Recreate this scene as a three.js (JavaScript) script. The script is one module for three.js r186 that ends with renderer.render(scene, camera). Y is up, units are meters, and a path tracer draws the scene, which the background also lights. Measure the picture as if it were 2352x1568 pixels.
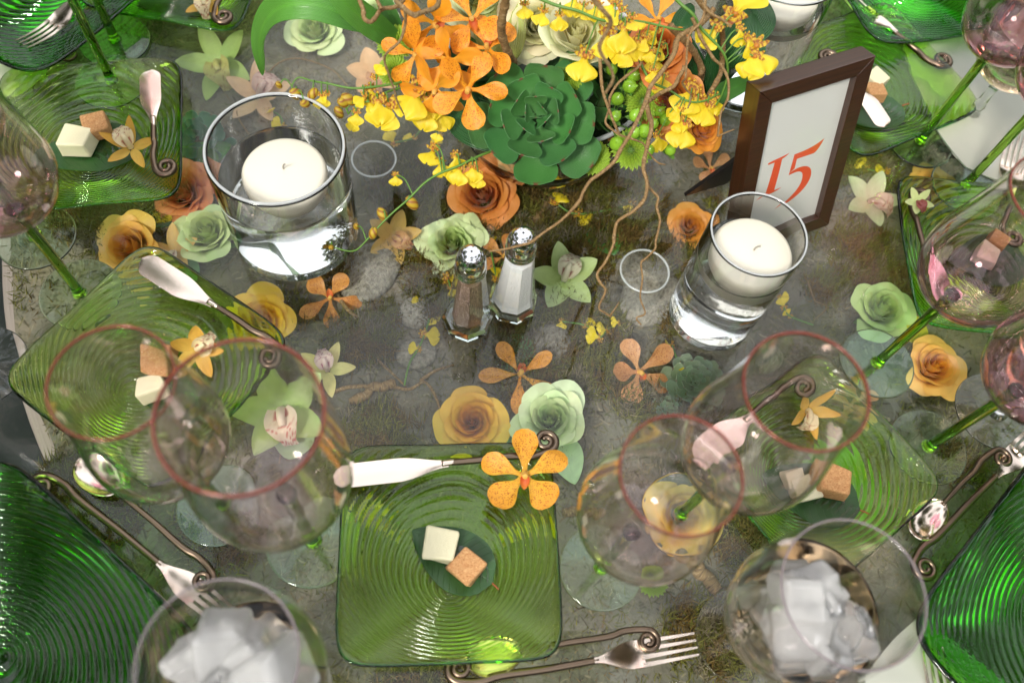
import * as THREE from 'three';
import { mergeGeometries, mergeVertices } from 'three/addons/utils/BufferGeometryUtils.js';
import { ImprovedNoise } from 'three/addons/math/ImprovedNoise.js';
import { RoundedBoxGeometry } from 'three/addons/geometries/RoundedBoxGeometry.js';

// ---------------------------------------------------------------- camera, sky, sun, exposure
const TOP = 0.75;                                   // height of the glass table top
const scene = new THREE.Scene();
const camera = new THREE.PerspectiveCamera(42.81, 1024 / 682, 0.05, 400);
{
  const p = THREE.MathUtils.degToRad(64.23), r = THREE.MathUtils.degToRad(9.935);
  const F = new THREE.Vector3(0, -Math.sin(p), -Math.cos(p)), X = new THREE.Vector3(1, 0, 0), Y = new THREE.Vector3().crossVectors(X, F);
  const R = X.clone().multiplyScalar(Math.cos(r)).addScaledVector(Y, Math.sin(r));
  const U = X.clone().multiplyScalar(-Math.sin(r)).addScaledVector(Y, Math.cos(r));
  camera.position.set(0, TOP + 0.807, 0);
  camera.quaternion.setFromRotationMatrix(new THREE.Matrix4().makeBasis(R, U, F.clone().negate()));
  camera.userData.fStop = 3.6; camera.focus = 0.89;
  camera.userData.axes = [R, U, F];
}
const SKY = 0.74, SUN = 1.5;
{
  const w = 256, h = 128, d = new Float32Array(w * h * 4), n = new ImprovedNoise();
  for (let j = 0; j < h; j++) for (let i = 0; i < w; i++) {
    const el = (j + 0.5) / h * Math.PI - Math.PI / 2, az = i / w * 2 * Math.PI, c = Math.cos(el);
    const x = c * Math.cos(az), y = Math.sin(el), z = c * Math.sin(az);
    const cloud = n.noise(x * 1.7 + 3, y * 1.7, z * 1.7) * 0.6 + n.noise(x * 4.4 + 9, y * 4.4, z * 4.4) * 0.4 + n.noise(x * 11 + 1, y * 11, z * 11) * 0.12;
    const v = SKY * (0.9 + 0.2 * Math.max(0, y) + 0.8 * cloud);
    const k = (j * w + i) * 4; d[k] = v * 0.985; d[k + 1] = v; d[k + 2] = v * 1.03; d[k + 3] = 1;
  }
  const t = new THREE.DataTexture(d, w, h, THREE.RGBAFormat, THREE.FloatType);
  t.mapping = THREE.EquirectangularReflectionMapping; t.magFilter = THREE.LinearFilter; t.minFilter = THREE.LinearFilter; t.needsUpdate = true;
  scene.background = t; scene.environment = t;
  const sun = new THREE.DirectionalLight(new THREE.Color(1, 0.95, 0.86), SUN);
  sun.name = 'sun'; sun.position.set(-1.0, 3.2, 1.5); sun.target.position.set(0, TOP, -0.5);
  sun.castShadow = true; sun.shadow.radius = 22; sun.shadow.mapSize.set(2048, 2048);
  Object.assign(sun.shadow.camera, { left: -2, right: 2, top: 2, bottom: -2, near: 0.1, far: 12 });
  scene.add(sun, sun.target);
}
const renderer = new THREE.WebGLRenderer({ antialias: true });
renderer.toneMapping = THREE.LinearToneMapping; renderer.toneMappingExposure = 2.15;
renderer.shadowMap.enabled = true; renderer.shadowMap.type = THREE.PCFSoftShadowMap;

// ---------------------------------------------------------------- helpers
const { PI, sin, cos, abs, min, max, hypot, sqrt, pow, atan2, floor } = Math;
let seed = 7;
const rnd = () => { seed = (seed + 0x6D2B79F5) | 0; let t = Math.imul(seed ^ (seed >>> 15), 1 | seed); t = (t + Math.imul(t ^ (t >>> 7), 61 | t)) ^ t; return ((t ^ (t >>> 14)) >>> 0) / 4294967296; };
const rr = (a, b) => a + (b - a) * rnd();
const NZ = new ImprovedNoise(), noise = (x, y = 0, z = 0) => NZ.noise(x, y, z);
const V3 = (x, y, z) => new THREE.Vector3(x, y, z);
const lerp = (a, b, t) => a + (b - a) * t, mix3 = (a, b, t) => [lerp(a[0], b[0], t), lerp(a[1], b[1], t), lerp(a[2], b[2], t)];
const sm = (a, b, x) => { x = min(1, max(0, (x - a) / (b - a))); return x * x * (3 - 2 * x); };
// the point at height h above the glass top that stands where the photograph (2352 wide) shows it
function at(px, py, h = 0) {
  const [R, U, F] = camera.userData.axes, d = F.clone().addScaledVector(R, (px - 1176) / 2000).addScaledVector(U, -(py - 784) / 2000);
  return camera.position.clone().addScaledVector(d, (TOP + h - camera.position.y) / d.y);
}
const yawOf = (a, b) => atan2(-(b.z - a.z), b.x - a.x);      // rotation.y that turns +x towards b
const taken = {};
function numbered(n) { const k = taken[n] = (taken[n] ?? -1) + 1; return k ? `${n}_${String(k).padStart(3, '0')}` : n; }
function tag(o, label, category, group, kind) { Object.assign(o.userData, { label }); if (category) o.userData.category = category; if (group) o.userData.group = group; if (kind) o.userData.kind = kind; return o; }
function thing(name, label, category, pos, rot = [0, 0, 0], group) {
  const o = new THREE.Group(); o.name = numbered(name); o.position.copy(pos); o.rotation.set(rot[0], rot[1], rot[2]); scene.add(o);
  return tag(o, label, category, group);
}
function part(name, geo, mat, parent, label) {
  const m = new THREE.Mesh(geo, mat); m.name = name; m.castShadow = m.receiveShadow = true; parent.add(m); if (label) m.userData.label = label; return m;
}
function solo(name, geo, mat, label, category, group, kind) {
  const m = part(numbered(name), geo, mat, scene); return tag(m, label, category, group, kind);
}
function dup(root, label, pos, rot) {
  const o = root.clone(); o.name = numbered(root.name.replace(/_\d+$/, '')); scene.add(o); o.userData = { ...root.userData, label };
  if (pos) o.position.copy(pos); if (rot) o.rotation.set(rot[0], rot[1], rot[2], 'YXZ'); return o;
}
// a grid surface; f(u, v) -> [x, y, z]; u, v in 0..1; th: thickness (number or function) makes it a closed sheet
function sheet(f, nu, nv, th = 0, col) {
  const P = [], N = [], uv = [], C = [], idx = [], W = nu + 1;
  const q = [];
  for (let j = 0; j <= nv; j++) for (let i = 0; i <= nu; i++) q.push(f(i / nu, j / nv));
  const g = (i, j) => q[min(nv, max(0, j)) * W + min(nu, max(0, i))];
  const nrm = [];
  for (let j = 0; j <= nv; j++) for (let i = 0; i <= nu; i++) {
    const a = g(i + 1, j), b = g(i - 1, j), c = g(i, j + 1), d = g(i, j - 1);
    const ux = a[0] - b[0], uy = a[1] - b[1], uz = a[2] - b[2], vx = c[0] - d[0], vy = c[1] - d[1], vz = c[2] - d[2];
    let x = vy * uz - vz * uy, y = vz * ux - vx * uz, z = vx * uy - vy * ux; const l = hypot(x, y, z) || 1; nrm.push([x / l, y / l, z / l]);
  }
  const put = (side) => {
    const base = P.length / 3;
    for (let j = 0; j <= nv; j++) for (let i = 0; i <= nu; i++) {
      const k = j * W + i, u = i / nu, v = j / nv, t = (typeof th === 'function' ? th(u, v) : th) / 2 * side, p = q[k], n = nrm[k];
      P.push(p[0] + n[0] * t, p[1] + n[1] * t, p[2] + n[2] * t); uv.push(u, v); if (col) C.push(...col(u, v, side));
    }
    for (let j = 0; j < nv; j++) for (let i = 0; i < nu; i++) {
      const a = base + j * W + i, b = a + 1, c = a + W, d = c + 1;
      if (side >= 0) idx.push(a, c, b, b, c, d); else idx.push(a, b, c, b, d, c);
    }
    return base;
  };
  const t0 = put(1);
  if (th) {
    const b0 = put(-1), edge = (a, b) => { const m = P.length / 3; for (const k of [t0 + a, t0 + b, b0 + a, b0 + b]) { P.push(P[3 * k], P[3 * k + 1], P[3 * k + 2]); uv.push(uv[2 * k], uv[2 * k + 1]); if (col) C.push(C[3 * k], C[3 * k + 1], C[3 * k + 2]); } idx.push(m, m + 1, m + 2, m + 1, m + 3, m + 2); };
    for (let i = 0; i < nu; i++) { edge(i, i + 1); edge(nv * W + i + 1, nv * W + i); }
    for (let j = 0; j < nv; j++) { edge((j + 1) * W, j * W); edge(j * W + nu, (j + 1) * W + nu); }
  }
  const geo = new THREE.BufferGeometry();
  geo.setAttribute('position', new THREE.Float32BufferAttribute(P, 3)); geo.setAttribute('uv', new THREE.Float32BufferAttribute(uv, 2));
  if (col) geo.setAttribute('color', new THREE.Float32BufferAttribute(C, 3));
  geo.setIndex(idx); geo.computeVertexNormals(); return geo;
}
// tapered tube through points; rad: number or function of 0..1; rounded tips
function tube(pts, rad, n = 40, k = 8, sub = 'catmullrom') {
  const curve = pts.length > 2 ? new THREE.CatmullRomCurve3(pts, false, sub) : new THREE.LineCurve3(pts[0], pts[1]);
  const fr = curve.computeFrenetFrames(n, false), P = [], uv = [], idx = [], R = typeof rad === 'function' ? rad : () => rad, len = curve.getLength();
  for (let i = 0; i <= n; i++) {
    const p = curve.getPointAt(i / n), r = R(i / n);
    for (let j = 0; j <= k; j++) { const a = j / k * 2 * PI, c = cos(a) * r, s = sin(a) * r, A = fr.normals[i], B = fr.binormals[i]; P.push(p.x + A.x * c + B.x * s, p.y + A.y * c + B.y * s, p.z + A.z * c + B.z * s); uv.push(j / k * 0.02, i / n * len); }
  }
  for (let i = 0; i < n; i++) for (let j = 0; j < k; j++) { const a = i * (k + 1) + j, b = a + k + 1; idx.push(a, a + 1, b, a + 1, b + 1, b); }
  for (const [i, s] of [[0, 1], [n, 0]]) { const c = P.length / 3, p = curve.getPointAt(i / n); P.push(p.x, p.y, p.z); uv.push(0, 0); for (let j = 0; j < k; j++) { const a = i * (k + 1) + j; s ? idx.push(c, a + 1, a) : idx.push(c, a, a + 1); } }
  const g = new THREE.BufferGeometry(); g.setAttribute('position', new THREE.Float32BufferAttribute(P, 3)); g.setAttribute('uv', new THREE.Float32BufferAttribute(uv, 2)); g.setIndex(idx);
  return mergeNormals(g);
}
function mergeNormals(g) { g.computeVertexNormals(); return g; }
function lathe(pts, k = 96) { const g = new THREE.LatheGeometry(pts.map(([r, y]) => new THREE.Vector2(max(r, 1e-5), y)), k); g.computeVertexNormals(); return weldSeam(g, pts.length, k); }
function weldSeam(g, n, k) { // same normals on both sides of the seam
  const N = g.attributes.normal; for (let i = 0; i < n; i++) { const a = i, b = k * n + i, x = N.getX(a) + N.getX(b), y = N.getY(a) + N.getY(b), z = N.getZ(a) + N.getZ(b), l = hypot(x, y, z) || 1; N.setXYZ(a, x / l, y / l, z / l); N.setXYZ(b, x / l, y / l, z / l); } return g;
}
function spline(pts, n = 40) { return new THREE.SplineCurve(pts.map(([x, y]) => new THREE.Vector2(x, y))).getPoints(n).map((p) => [p.x, p.y]); }
function clean(g) { const h = g.index ? g.toNonIndexed() : g; for (const k of Object.keys(h.attributes)) if (!['position', 'normal', 'uv', 'color'].includes(k)) h.deleteAttribute(k); return h; }
const join = (list) => mergeGeometries(list.map(clean));
function canvasTex(w, h, draw, rep) {
  const c = document.createElement('canvas'); c.width = w; c.height = h; draw(c.getContext('2d'), w, h);
  const t = new THREE.CanvasTexture(c); t.colorSpace = THREE.SRGBColorSpace; t.wrapS = t.wrapT = THREE.RepeatWrapping; if (rep) t.repeat.set(...rep); t.anisotropy = 8; return t;
}
function noiseTex(w, h, f, data) { // grey DataTexture for roughness and bump
  const d = new Uint8Array(w * h * 4);
  for (let j = 0; j < h; j++) for (let i = 0; i < w; i++) { const v = max(0, min(255, 255 * f(i / w, j / h))), k = (j * w + i) * 4; d[k] = d[k + 1] = d[k + 2] = v; d[k + 3] = 255; }
  const t = new THREE.DataTexture(d, w, h); t.wrapS = t.wrapT = THREE.RepeatWrapping; t.magFilter = THREE.LinearFilter; t.minFilter = THREE.LinearMipmapLinearFilter; t.generateMipmaps = true; t.needsUpdate = true; return t;
}
const rgb = (r, g, b) => new THREE.Color().setRGB(r, g, b);
const std = (o) => new THREE.MeshStandardMaterial({ roughness: 0.6, side: THREE.DoubleSide, ...o });
const phys = (o) => new THREE.MeshPhysicalMaterial({ side: THREE.DoubleSide, ...o });

// ---------------------------------------------------------------- materials
const fine = noiseTex(256, 256, (u, v) => 0.5 + 0.25 * noise(u * 40, v * 40, 1) + 0.25 * noise(u * 90, v * 90, 5));
const veins = canvasTex(256, 256, (c, w, h) => { c.fillStyle = '#808080'; c.fillRect(0, 0, w, h); for (let i = 0; i < 46; i++) { c.strokeStyle = `rgba(${rnd() < 0.5 ? 40 : 210},${128},128,0.25)`; c.lineWidth = rr(0.6, 2); const x = rr(0, w); c.beginPath(); c.moveTo(x, 0); c.bezierCurveTo(x + rr(-9, 9), h * 0.3, x + rr(-14, 14), h * 0.7, x + rr(-20, 20), h); c.stroke(); } });
veins.colorSpace = THREE.NoColorSpace;
const petalMat = (o) => phys({ vertexColors: true, roughness: 0.55, sheen: 0.25, sheenRoughness: 0.5, sheenColor: rgb(1, 1, 1), transmission: 0.22, thickness: 0, bumpMap: veins, bumpScale: 0.0006, ...o });
const M = {
  clear: phys({ color: 0xffffff, roughness: 0.0, transmission: 1, ior: 1.5, thickness: 0.004, attenuationColor: rgb(0.93, 0.98, 0.965), attenuationDistance: 0.05 }),
  pane: phys({ color: rgb(0.99, 0.998, 0.995), roughness: 0.0, specularIntensity: 0.38, transmission: 1, ior: 1.52, thickness: 0 }),
  plate: phys({ color: 0xffffff, roughness: 0.015, transmission: 1, ior: 1.5, thickness: 0.005, attenuationColor: rgb(0.60, 0.94, 0.14), attenuationDistance: 0.0058 }),
  charger: phys({ color: 0xffffff, roughness: 0.02, transmission: 1, ior: 1.5, thickness: 0.006, attenuationColor: rgb(0.25, 0.76, 0.08), attenuationDistance: 0.006 }),
  foot: phys({ color: 0xffffff, roughness: 0.0, transmission: 1, ior: 1.5, thickness: 0.003, attenuationColor: rgb(0.42, 0.88, 0.52), attenuationDistance: 0.009 }),
  stem: phys({ color: 0xffffff, roughness: 0.0, transmission: 1, ior: 1.5, thickness: 0.008, attenuationColor: rgb(0.42, 0.64, 0.15), attenuationDistance: 0.008 }),
  bowl: phys({ color: 0xffffff, roughness: 0.0, transmission: 1, ior: 1.5, thickness: 0.0015, vertexColors: true, specularIntensity: 0.7, attenuationColor: rgb(0.94, 0.40, 0.36), attenuationDistance: 0.024 }),
  goblet: phys({ color: rgb(0.975, 0.965, 0.96), roughness: 0.0, transmission: 1, ior: 1.5, thickness: 0 }),
  lipGlass: phys({ color: rgb(0.92, 0.95, 0.95), roughness: 0.06, transmission: 0.6, ior: 1.5, thickness: 0.003 }),
  lipLilac: phys({ color: rgb(0.50, 0.42, 0.45), roughness: 0.1, transmission: 0.7, ior: 1.5, thickness: 0.003 }),
  water: phys({ color: 0xffffff, roughness: 0.0, transmission: 1, ior: 1.33, thickness: 0.05 }),
  drink: phys({ color: 0xffffff, roughness: 0.0, transmission: 1, ior: 1.33, thickness: 0.05, attenuationColor: rgb(0.90, 0.80, 0.66), attenuationDistance: 0.06 }),
  ice: phys({ color: rgb(1, 0.995, 0.985), roughness: 0.09, transmission: 0.72, ior: 1.31, thickness: 0.03 }),
  clearIce: phys({ color: rgb(1, 1, 1), roughness: 0.02, transmission: 1, ior: 1.31, thickness: 0.03 }),
  wax: phys({ color: rgb(0.70, 0.655, 0.54), roughness: 0.42, sheen: 0.3, sheenColor: rgb(1, 0.97, 0.9), sheenRoughness: 0.6 }),
  chrome: std({ color: rgb(0.70, 0.71, 0.73), metalness: 1, roughness: 0.05 }),
  hole: std({ color: rgb(0.01, 0.01, 0.01), roughness: 0.9 }),
  bronze: std({ color: rgb(0.73, 0.62, 0.53), metalness: 1, roughness: 0.13, bumpMap: fine, bumpScale: 0.00004 }),
  aged: std({ color: rgb(0.17, 0.125, 0.09), metalness: 1, roughness: 0.32, bumpMap: fine, bumpScale: 0.0003 }),
  rimRed: phys({ color: rgb(0.45, 0.09, 0.06), roughness: 0.08, transmission: 0.6, ior: 1.5, thickness: 0.002 }),
  salt: std({ color: rgb(0.86, 0.86, 0.86), roughness: 0.95, bumpMap: fine, bumpScale: 0.0008 }),
  butter: phys({ color: rgb(0.92, 0.86, 0.58), roughness: 0.45, bumpMap: fine, bumpScale: 0.0012 }),
  frame: std({ color: rgb(0.070, 0.026, 0.012), roughness: 0.33 }),
  frameDark: std({ color: rgb(0.012, 0.010, 0.010), roughness: 0.45 }),
  willow: std({ roughness: 0.75 }),
  greenStem: std({ color: rgb(0.10, 0.22, 0.03), roughness: 0.5 }),
  napkin: std({ color: rgb(0.42, 0.43, 0.37), roughness: 0.95 }),
  cloth: std({ color: rgb(0.012, 0.016, 0.016), roughness: 0.95 }),
  wick: std({ color: rgb(0.34, 0.32, 0.28), roughness: 0.9 }),
};

// ---------------------------------------------------------------- builders: glass, plates, flatware
function plateShape(S, n, K, rows, rim, T, A, lam, k, oz, calm) { // pressed rings nested off centre on the upper side, smooth below
  const sup = (x, z) => pow(pow(abs(x) / S, n) + pow(abs(z) / S, n), 1 / n), reach = [];
  for (let i = 0; i <= K; i++) { const a = i / K * 2 * PI; let lo = 0, hi = 3 * S; for (let j = 0; j < 40; j++) { const m = (lo + hi) / 2; sup(cos(a) * m, oz + sin(a) * m) < 1 ? lo = m : hi = m; } reach.push(lo); }
  const mid = (s, x, z) => { const e = max(0, (s - 0.45) / 0.55); return T / 2 + 0.0012 + rim * pow(e, 1.8) + 0.0012 * e * e * sin(5 * atan2(z, x) + 1); };
  const side = (up) => (u, v) => {
    const i = Math.round((up ? 1 - u : u) * K), a = i / K * 2 * PI, d = reach[i] * max(v, 1e-4), x = cos(a) * d, z = oz + sin(a) * d, s = min(1, sup(x, z)), w = z - oz;
    const e = max(0, (s - 0.965) / 0.035), half = T / 2 * sqrt(max(0, 1 - e * e));
    if (!up) return [x, mid(s, x, z) - half, z];
    const t = (w * k + sqrt(w * w * k * k + (1 - k * k) * (x * x + w * w))) / (1 - k * k), fade = 1 - calm * sm(0, -0.5 * S, w) * (1 - sm(0.25 * S, 0.65 * S, abs(x)));
    const wob = t + 0.0016 * noise(x * 26, w * 26, 3), g = pow(abs(sin(PI * wob / lam)), 0.75);
    return [x, mid(s, x, z) + half + A * (g - 1) * (1 - sm(0.93, 0.985, s)) * fade * sm(0, lam * 0.7, t) + 0.0007 * noise(x * 20 + 5, w * 20, 9) * (1 - sm(0.9, 1, s)), z];
  };
  const g = mergeGeometries([sheet(side(true), K, rows), sheet(side(false), K, 26)]); g.deleteAttribute('uv'); g.deleteAttribute('normal');
  const m = mergeVertices(g, 1e-6); m.computeVertexNormals(); return m;
}
const smallPlateGeo = plateShape(0.0985, 8, 216, 150, 0.016, 0.0050, 0.0024, 0.0064, 0.45, 0.036, 0.75);
const chargerGeo = plateShape(0.145, 7, 216, 140, 0.024, 0.0066, 0.0034, 0.0098, 0.4, 0.03, 0);
function glassPlate(label, pos, yaw, scale = 1, tilt = [0, 0]) {
  const o = solo('glass_plate', smallPlateGeo, M.plate, label, 'plate', 'small square ribbed green glass plates'); o.position.copy(pos); o.rotation.set(tilt[0], yaw, tilt[1], 'YXZ'); o.scale.setScalar(scale); return o;
}
function charger(label, pos, yaw, scale = 1, tilt = [0, 0]) {
  const o = solo('charger_plate', chargerGeo, M.charger, label, 'plate', 'large ribbed green glass dinner plates'); o.position.copy(pos); o.rotation.set(tilt[0], yaw, tilt[1], 'YXZ'); o.scale.setScalar(scale); return o;
}
// closed wall from an outer and an inner profile, both listed from bottom to top
const wall = (outer, inner, k) => lathe([...outer, ...inner.slice().reverse()], k);
const bowlOuter = spline([[0.0055, 0.151], [0.014, 0.1525], [0.030, 0.159], [0.0435, 0.173], [0.0505, 0.192], [0.0512, 0.212], [0.0480, 0.236], [0.0437, 0.262], [0.0408, 0.286], [0.0398, 0.3035]], 44);
const bowlInner = bowlOuter.map(([r, y], i) => { const t = i / 44, w = lerp(0.0030, 0.0011, sm(0, 0.5, t)); return [max(0, r - (t < 0.12 ? w * t / 0.12 : w)), y + (t < 0.25 ? lerp(0.003, 0, t / 0.25) : 0) - (i === 44 ? 0 : 0)]; });
bowlInner[0] = [0, 0.1545];
const makeBowl = (low, top, mouth = 0) => {
  const lip = [[0.0398, 0.3035], [0.0396, 0.3043], [0.0392, 0.3046], [0.0388, 0.3043], [0.0387, 0.3035]];
  const g = lathe([[0, 0.151], ...bowlOuter, ...lip.slice(1), ...bowlInner.slice().reverse().slice(1)], 80), P = g.attributes.position, c = new Float32Array(P.count * 3);
  for (let i = 0; i < P.count; i++) { const k = 1 + mouth * sm(0.19, 0.30, P.getY(i)); P.setX(i, P.getX(i) * k); P.setZ(i, P.getZ(i) * k); }
  if (mouth) g.computeVertexNormals();
  for (let i = 0; i < P.count; i++) { const y = P.getY(i), t = sm(0.158, top, y), q = mix3(low, [1, 1, 1], t); c.set(q, i * 3); }
  g.setAttribute('color', new THREE.BufferAttribute(c, 3)); return g;
};
const bowlGeo = makeBowl([0.975, 0.86, 0.88], 0.185), magentaBowl = makeBowl([0.88, 0.50, 0.66], 0.205), wideBowl = makeBowl([0.975, 0.86, 0.88], 0.185, 0.14);
const stemGeo = lathe([[0, 0.0035], [0.0075, 0.0035], [0.0066, 0.006], [0.0055, 0.010], [0.0050, 0.02], [0.0049, 0.08], [0.0052, 0.13], [0.0060, 0.144], [0.0072, 0.1505], [0, 0.1508]], 40);
const footGeo = lathe([[0, 0.0006], [0.030, 0.0008], [0.0392, 0.0004], [0.0400, 0.0012], [0.0396, 0.0022], [0.0380, 0.0027], [0.02, 0.0030], [0.009, 0.0034], [0, 0.0034]], 96);
const rimGeo = new THREE.TorusGeometry(0.03925, 0.00075, 10, 96).rotateX(PI / 2).translate(0, 0.3052, 0);
function wineGlass(label, pos, yaw, bowl = bowlGeo) {
  const o = thing('wine_glass', label, 'wine glass', pos, [0, yaw, 0], 'wine glasses with green stems and red tinted bowls');
  part('foot', footGeo, M.foot, o); part('stem', stemGeo, M.stem, o); part('bowl', bowl, M.bowl, o); const r = part('rim', rimGeo, M.rimRed, o); if (bowl === wideBowl) r.scale.set(1.14, 1, 1.14); return o;
}
// iced drink goblet
const gobOut = spline([[0.006, 0.066], [0.018, 0.069], [0.040, 0.085], [0.0500, 0.112], [0.0552, 0.145], [0.0556, 0.170], [0.0535, 0.200], [0.0506, 0.222], [0.0490, 0.235]], 40);
const gobGeo = lathe([[0, 0.066], ...gobOut, [0.0486, 0.2362], [0.0478, 0.2355], ...gobOut.map(([r, y], i) => [max(0.0001, r - 0.0017), y + (i < 6 ? 0.004 * (1 - i / 6) : 0)]).reverse(), [0, 0.0715]], 80);
const gobStem = lathe([[0, 0.005], [0.012, 0.005], [0.0082, 0.009], [0.0060, 0.015], [0.0078, 0.022], [0.0058, 0.030], [0.0052, 0.045], [0.0065, 0.056], [0.0115, 0.0645], [0, 0.0658]], 40);
const gobFoot = lathe([[0, 0.0006], [0.0415, 0.0004], [0.0425, 0.0014], [0.0418, 0.0024], [0.02, 0.0034], [0.012, 0.005], [0, 0.005]], 96);
const gobDrink = (lvl) => { const o = gobOut.filter(([, y]) => y < lvl - 0.001).map(([r, y], i) => [max(0.0001, r - 0.0012), y + (i < 6 ? 0.004 * (1 - i / 6) : 0)]), R = o[o.length - 1][0]; return lathe([[0, o[0][1] - 0.0002], ...o, [R, lvl], [R - 0.002, lvl - 0.0008], [0, lvl - 0.001]], 64); };
function iceGeo(s) {
  const g = clean(new RoundedBoxGeometry(s, s * rr(0.7, 1.0), s * rr(0.8, 1.1), 10, s * 0.2)), P = g.attributes.position, o = rr(0, 50), J = Array.from({ length: 8 }, () => [rr(-0.17, 0.17) * s, rr(-0.17, 0.17) * s, rr(-0.17, 0.17) * s]);
  for (let i = 0; i < P.count; i++) { const p = [P.getX(i), P.getY(i), P.getZ(i)], q = p.map((c) => c / s + 0.5), d = [0, 0, 0]; for (let c = 0; c < 8; c++) { const w = (c & 1 ? q[0] : 1 - q[0]) * (c & 2 ? q[1] : 1 - q[1]) * (c & 4 ? q[2] : 1 - q[2]); for (let a = 0; a < 3; a++) d[a] += w * J[c][a]; } P.setXYZ(i, p[0] + d[0], p[1] + d[1], p[2] + d[2]); }
  for (let i = 0; i < P.count; i++) { const x = P.getX(i), y = P.getY(i), z = P.getZ(i), k = 1 + 0.24 * noise(x * 55 + o, y * 55, z * 55) + 0.07 * noise(x * 140, y * 140, z * 140 + o); P.setXYZ(i, x * k, y * k, z * k); }
  const m = mergeVertices(g, 1e-6); m.computeVertexNormals(); return m;
}
function goblet(label, pos, ice, lvl = 0.165) {
  const o = thing('water_goblet', label, 'goblet', pos, [0, 0, 0], 'clear stemmed goblets');
  part('foot', gobFoot, M.clear, o); part('stem', gobStem, M.clear, o); part('bowl', gobGeo, M.goblet, o);
  part('rim', new THREE.TorusGeometry(0.0484, 0.0008, 8, 96).rotateX(PI / 2).translate(0, 0.2366, 0), M.lipLilac, o);
  if (lvl) part('drink', gobDrink(lvl), M.drink, o);
  for (const [x, y, z, s] of ice) { const c = part('ice_cube', iceGeo(s), rnd() < 0.3 ? M.clearIce : M.ice, o); c.position.set(x, y, z); c.rotation.set(rr(-1, 1), rr(0, 6), rr(-1, 1)); }
  return o;
}
// floating candle in a water filled glass cylinder
function candleVase(label, pos, R, H, lvl, cr, ch) {
  const o = thing('candle_vase', label, 'candle vase', pos, [0, 0, 0], 'glass cylinders with floating candles');
  const w = R > 0.06 ? 0.0046 : 0.0030, b = 0.011;
  part('glass_cylinder', lathe([[0, 0.0006], [R - 0.004, 0.0006], [R - 0.0012, 0.002], [R, 0.005], [R, H - 0.002], [R - 0.0006, H - 0.0004], [R - w / 2, H], [R - w + 0.0006, H - 0.0004], [R - w, H - 0.002], [R - w, b + 0.004], [R - w - 0.0015, b + 0.001], [R - w - 0.005, b], [0, b]], 128), M.clear, o);
  part('water', lathe([[0, b - 0.0008], [R - w - 0.004, b - 0.0008], [R - w + 0.0008, b + 0.003], [R - w + 0.0008, lvl + 0.001], [R - w - 0.0005, lvl], [R - w - 0.002, lvl - 0.0006], [0, lvl - 0.0008]], 128), M.water, o);
  part('rim', new THREE.TorusGeometry(R - w / 2, w * 0.30, 10, 128).rotateX(PI / 2).translate(0, H + w * 0.1, 0), M.lipGlass, o);
  const c = part('floating_candle', lathe([[0, 0], [cr * 0.74, 0], [cr * 0.80, 0.0015], [cr * 0.97, ch * 0.55], [cr, ch * 0.76], [cr * 0.99, ch * 0.85], [cr * 0.955, ch * 0.915], [cr * 0.88, ch * 0.95], [cr * 0.5, ch * 0.985], [0, ch]], 96), M.wax, o);
  c.position.set(R * 0.07, lvl - ch * 0.55, R * 0.05);
  part('wick', tube([V3(0, ch - 0.001, 0), V3(0.0008, ch + 0.005, 0), V3(0.003, ch + 0.009, 0.001)], 0.0009, 8, 6), M.wick, c);
  return o;
}
// flatware lies along +x: head tip at 0, scroll at L
function scrollHandle(x0, L, side, r0 = 0.0098, fat = 1) {
  const pts = [V3(x0, 0.0062, 0), V3(lerp(x0, L, 0.35), 0.0056, 0.0006 * side), V3(L - 0.042, 0.0045, 0), V3(L - 0.030, 0.0042, 0.002 * side), V3(L - 0.020, 0.0042, 0.0016 * side)];
  for (let a = 0; a <= 3.3 * PI; a += 0.28) { const r = 1.12 * r0 * (1 - a / (4.35 * PI)); pts.push(V3(L - 1.12 * r0 + sin(a) * r, 0.0052 + 0.0008 * a / 10, (-1.12 * r0 + cos(a) * r) * side)); }
  return tube(pts, (t) => 1.25 * fat * (t < 0.5 ? lerp(0.0023, 0.0031, t * 2) : lerp(0.0031, 0.0019, (t - 0.5) * 2)), 110, 10, 'centripetal');
}
function spreaderBlade(l, w) {
  return sheet((u, v) => { const e = pow(sin(PI * min(0.5, u * 3.4 + 0.001) ), 0.6), taper = lerp(1, 0.30, sm(0.55, 1, u)); const hw = w * e * taper; return [l * u, 0.0062 + 0.0008 * sin(u * 3), lerp(-hw * 0.40, hw * 0.60, v)]; }, 40, 12, (u, v) => 0.0004 + 0.0018 * sin(PI * v) * (0.4 + 0.6 * u));
}
function spoonBowl(l, w) {
  return sheet((u, v) => { const x = 0.5 - 0.5 * cos(PI * u), hw = w * sqrt(max(0, 1 - pow(2 * x - 1, 2))) * (0.86 + 0.28 * (1 - x)), s = 2 * v - 1, q = max(0, 1 - s * s) * max(0, 1 - pow(2 * x - 1, 2)); return [l * x, 0.0078 - 0.0072 * pow(q, 0.75), hw * s]; }, 36, 22, 0.0011);
}
const forkY = (x) => 0.0022 + 0.011 * pow(max(0, 1 - x / 0.044), 1.6) + 0.006 * sm(0.05, 0.085, x);
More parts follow.
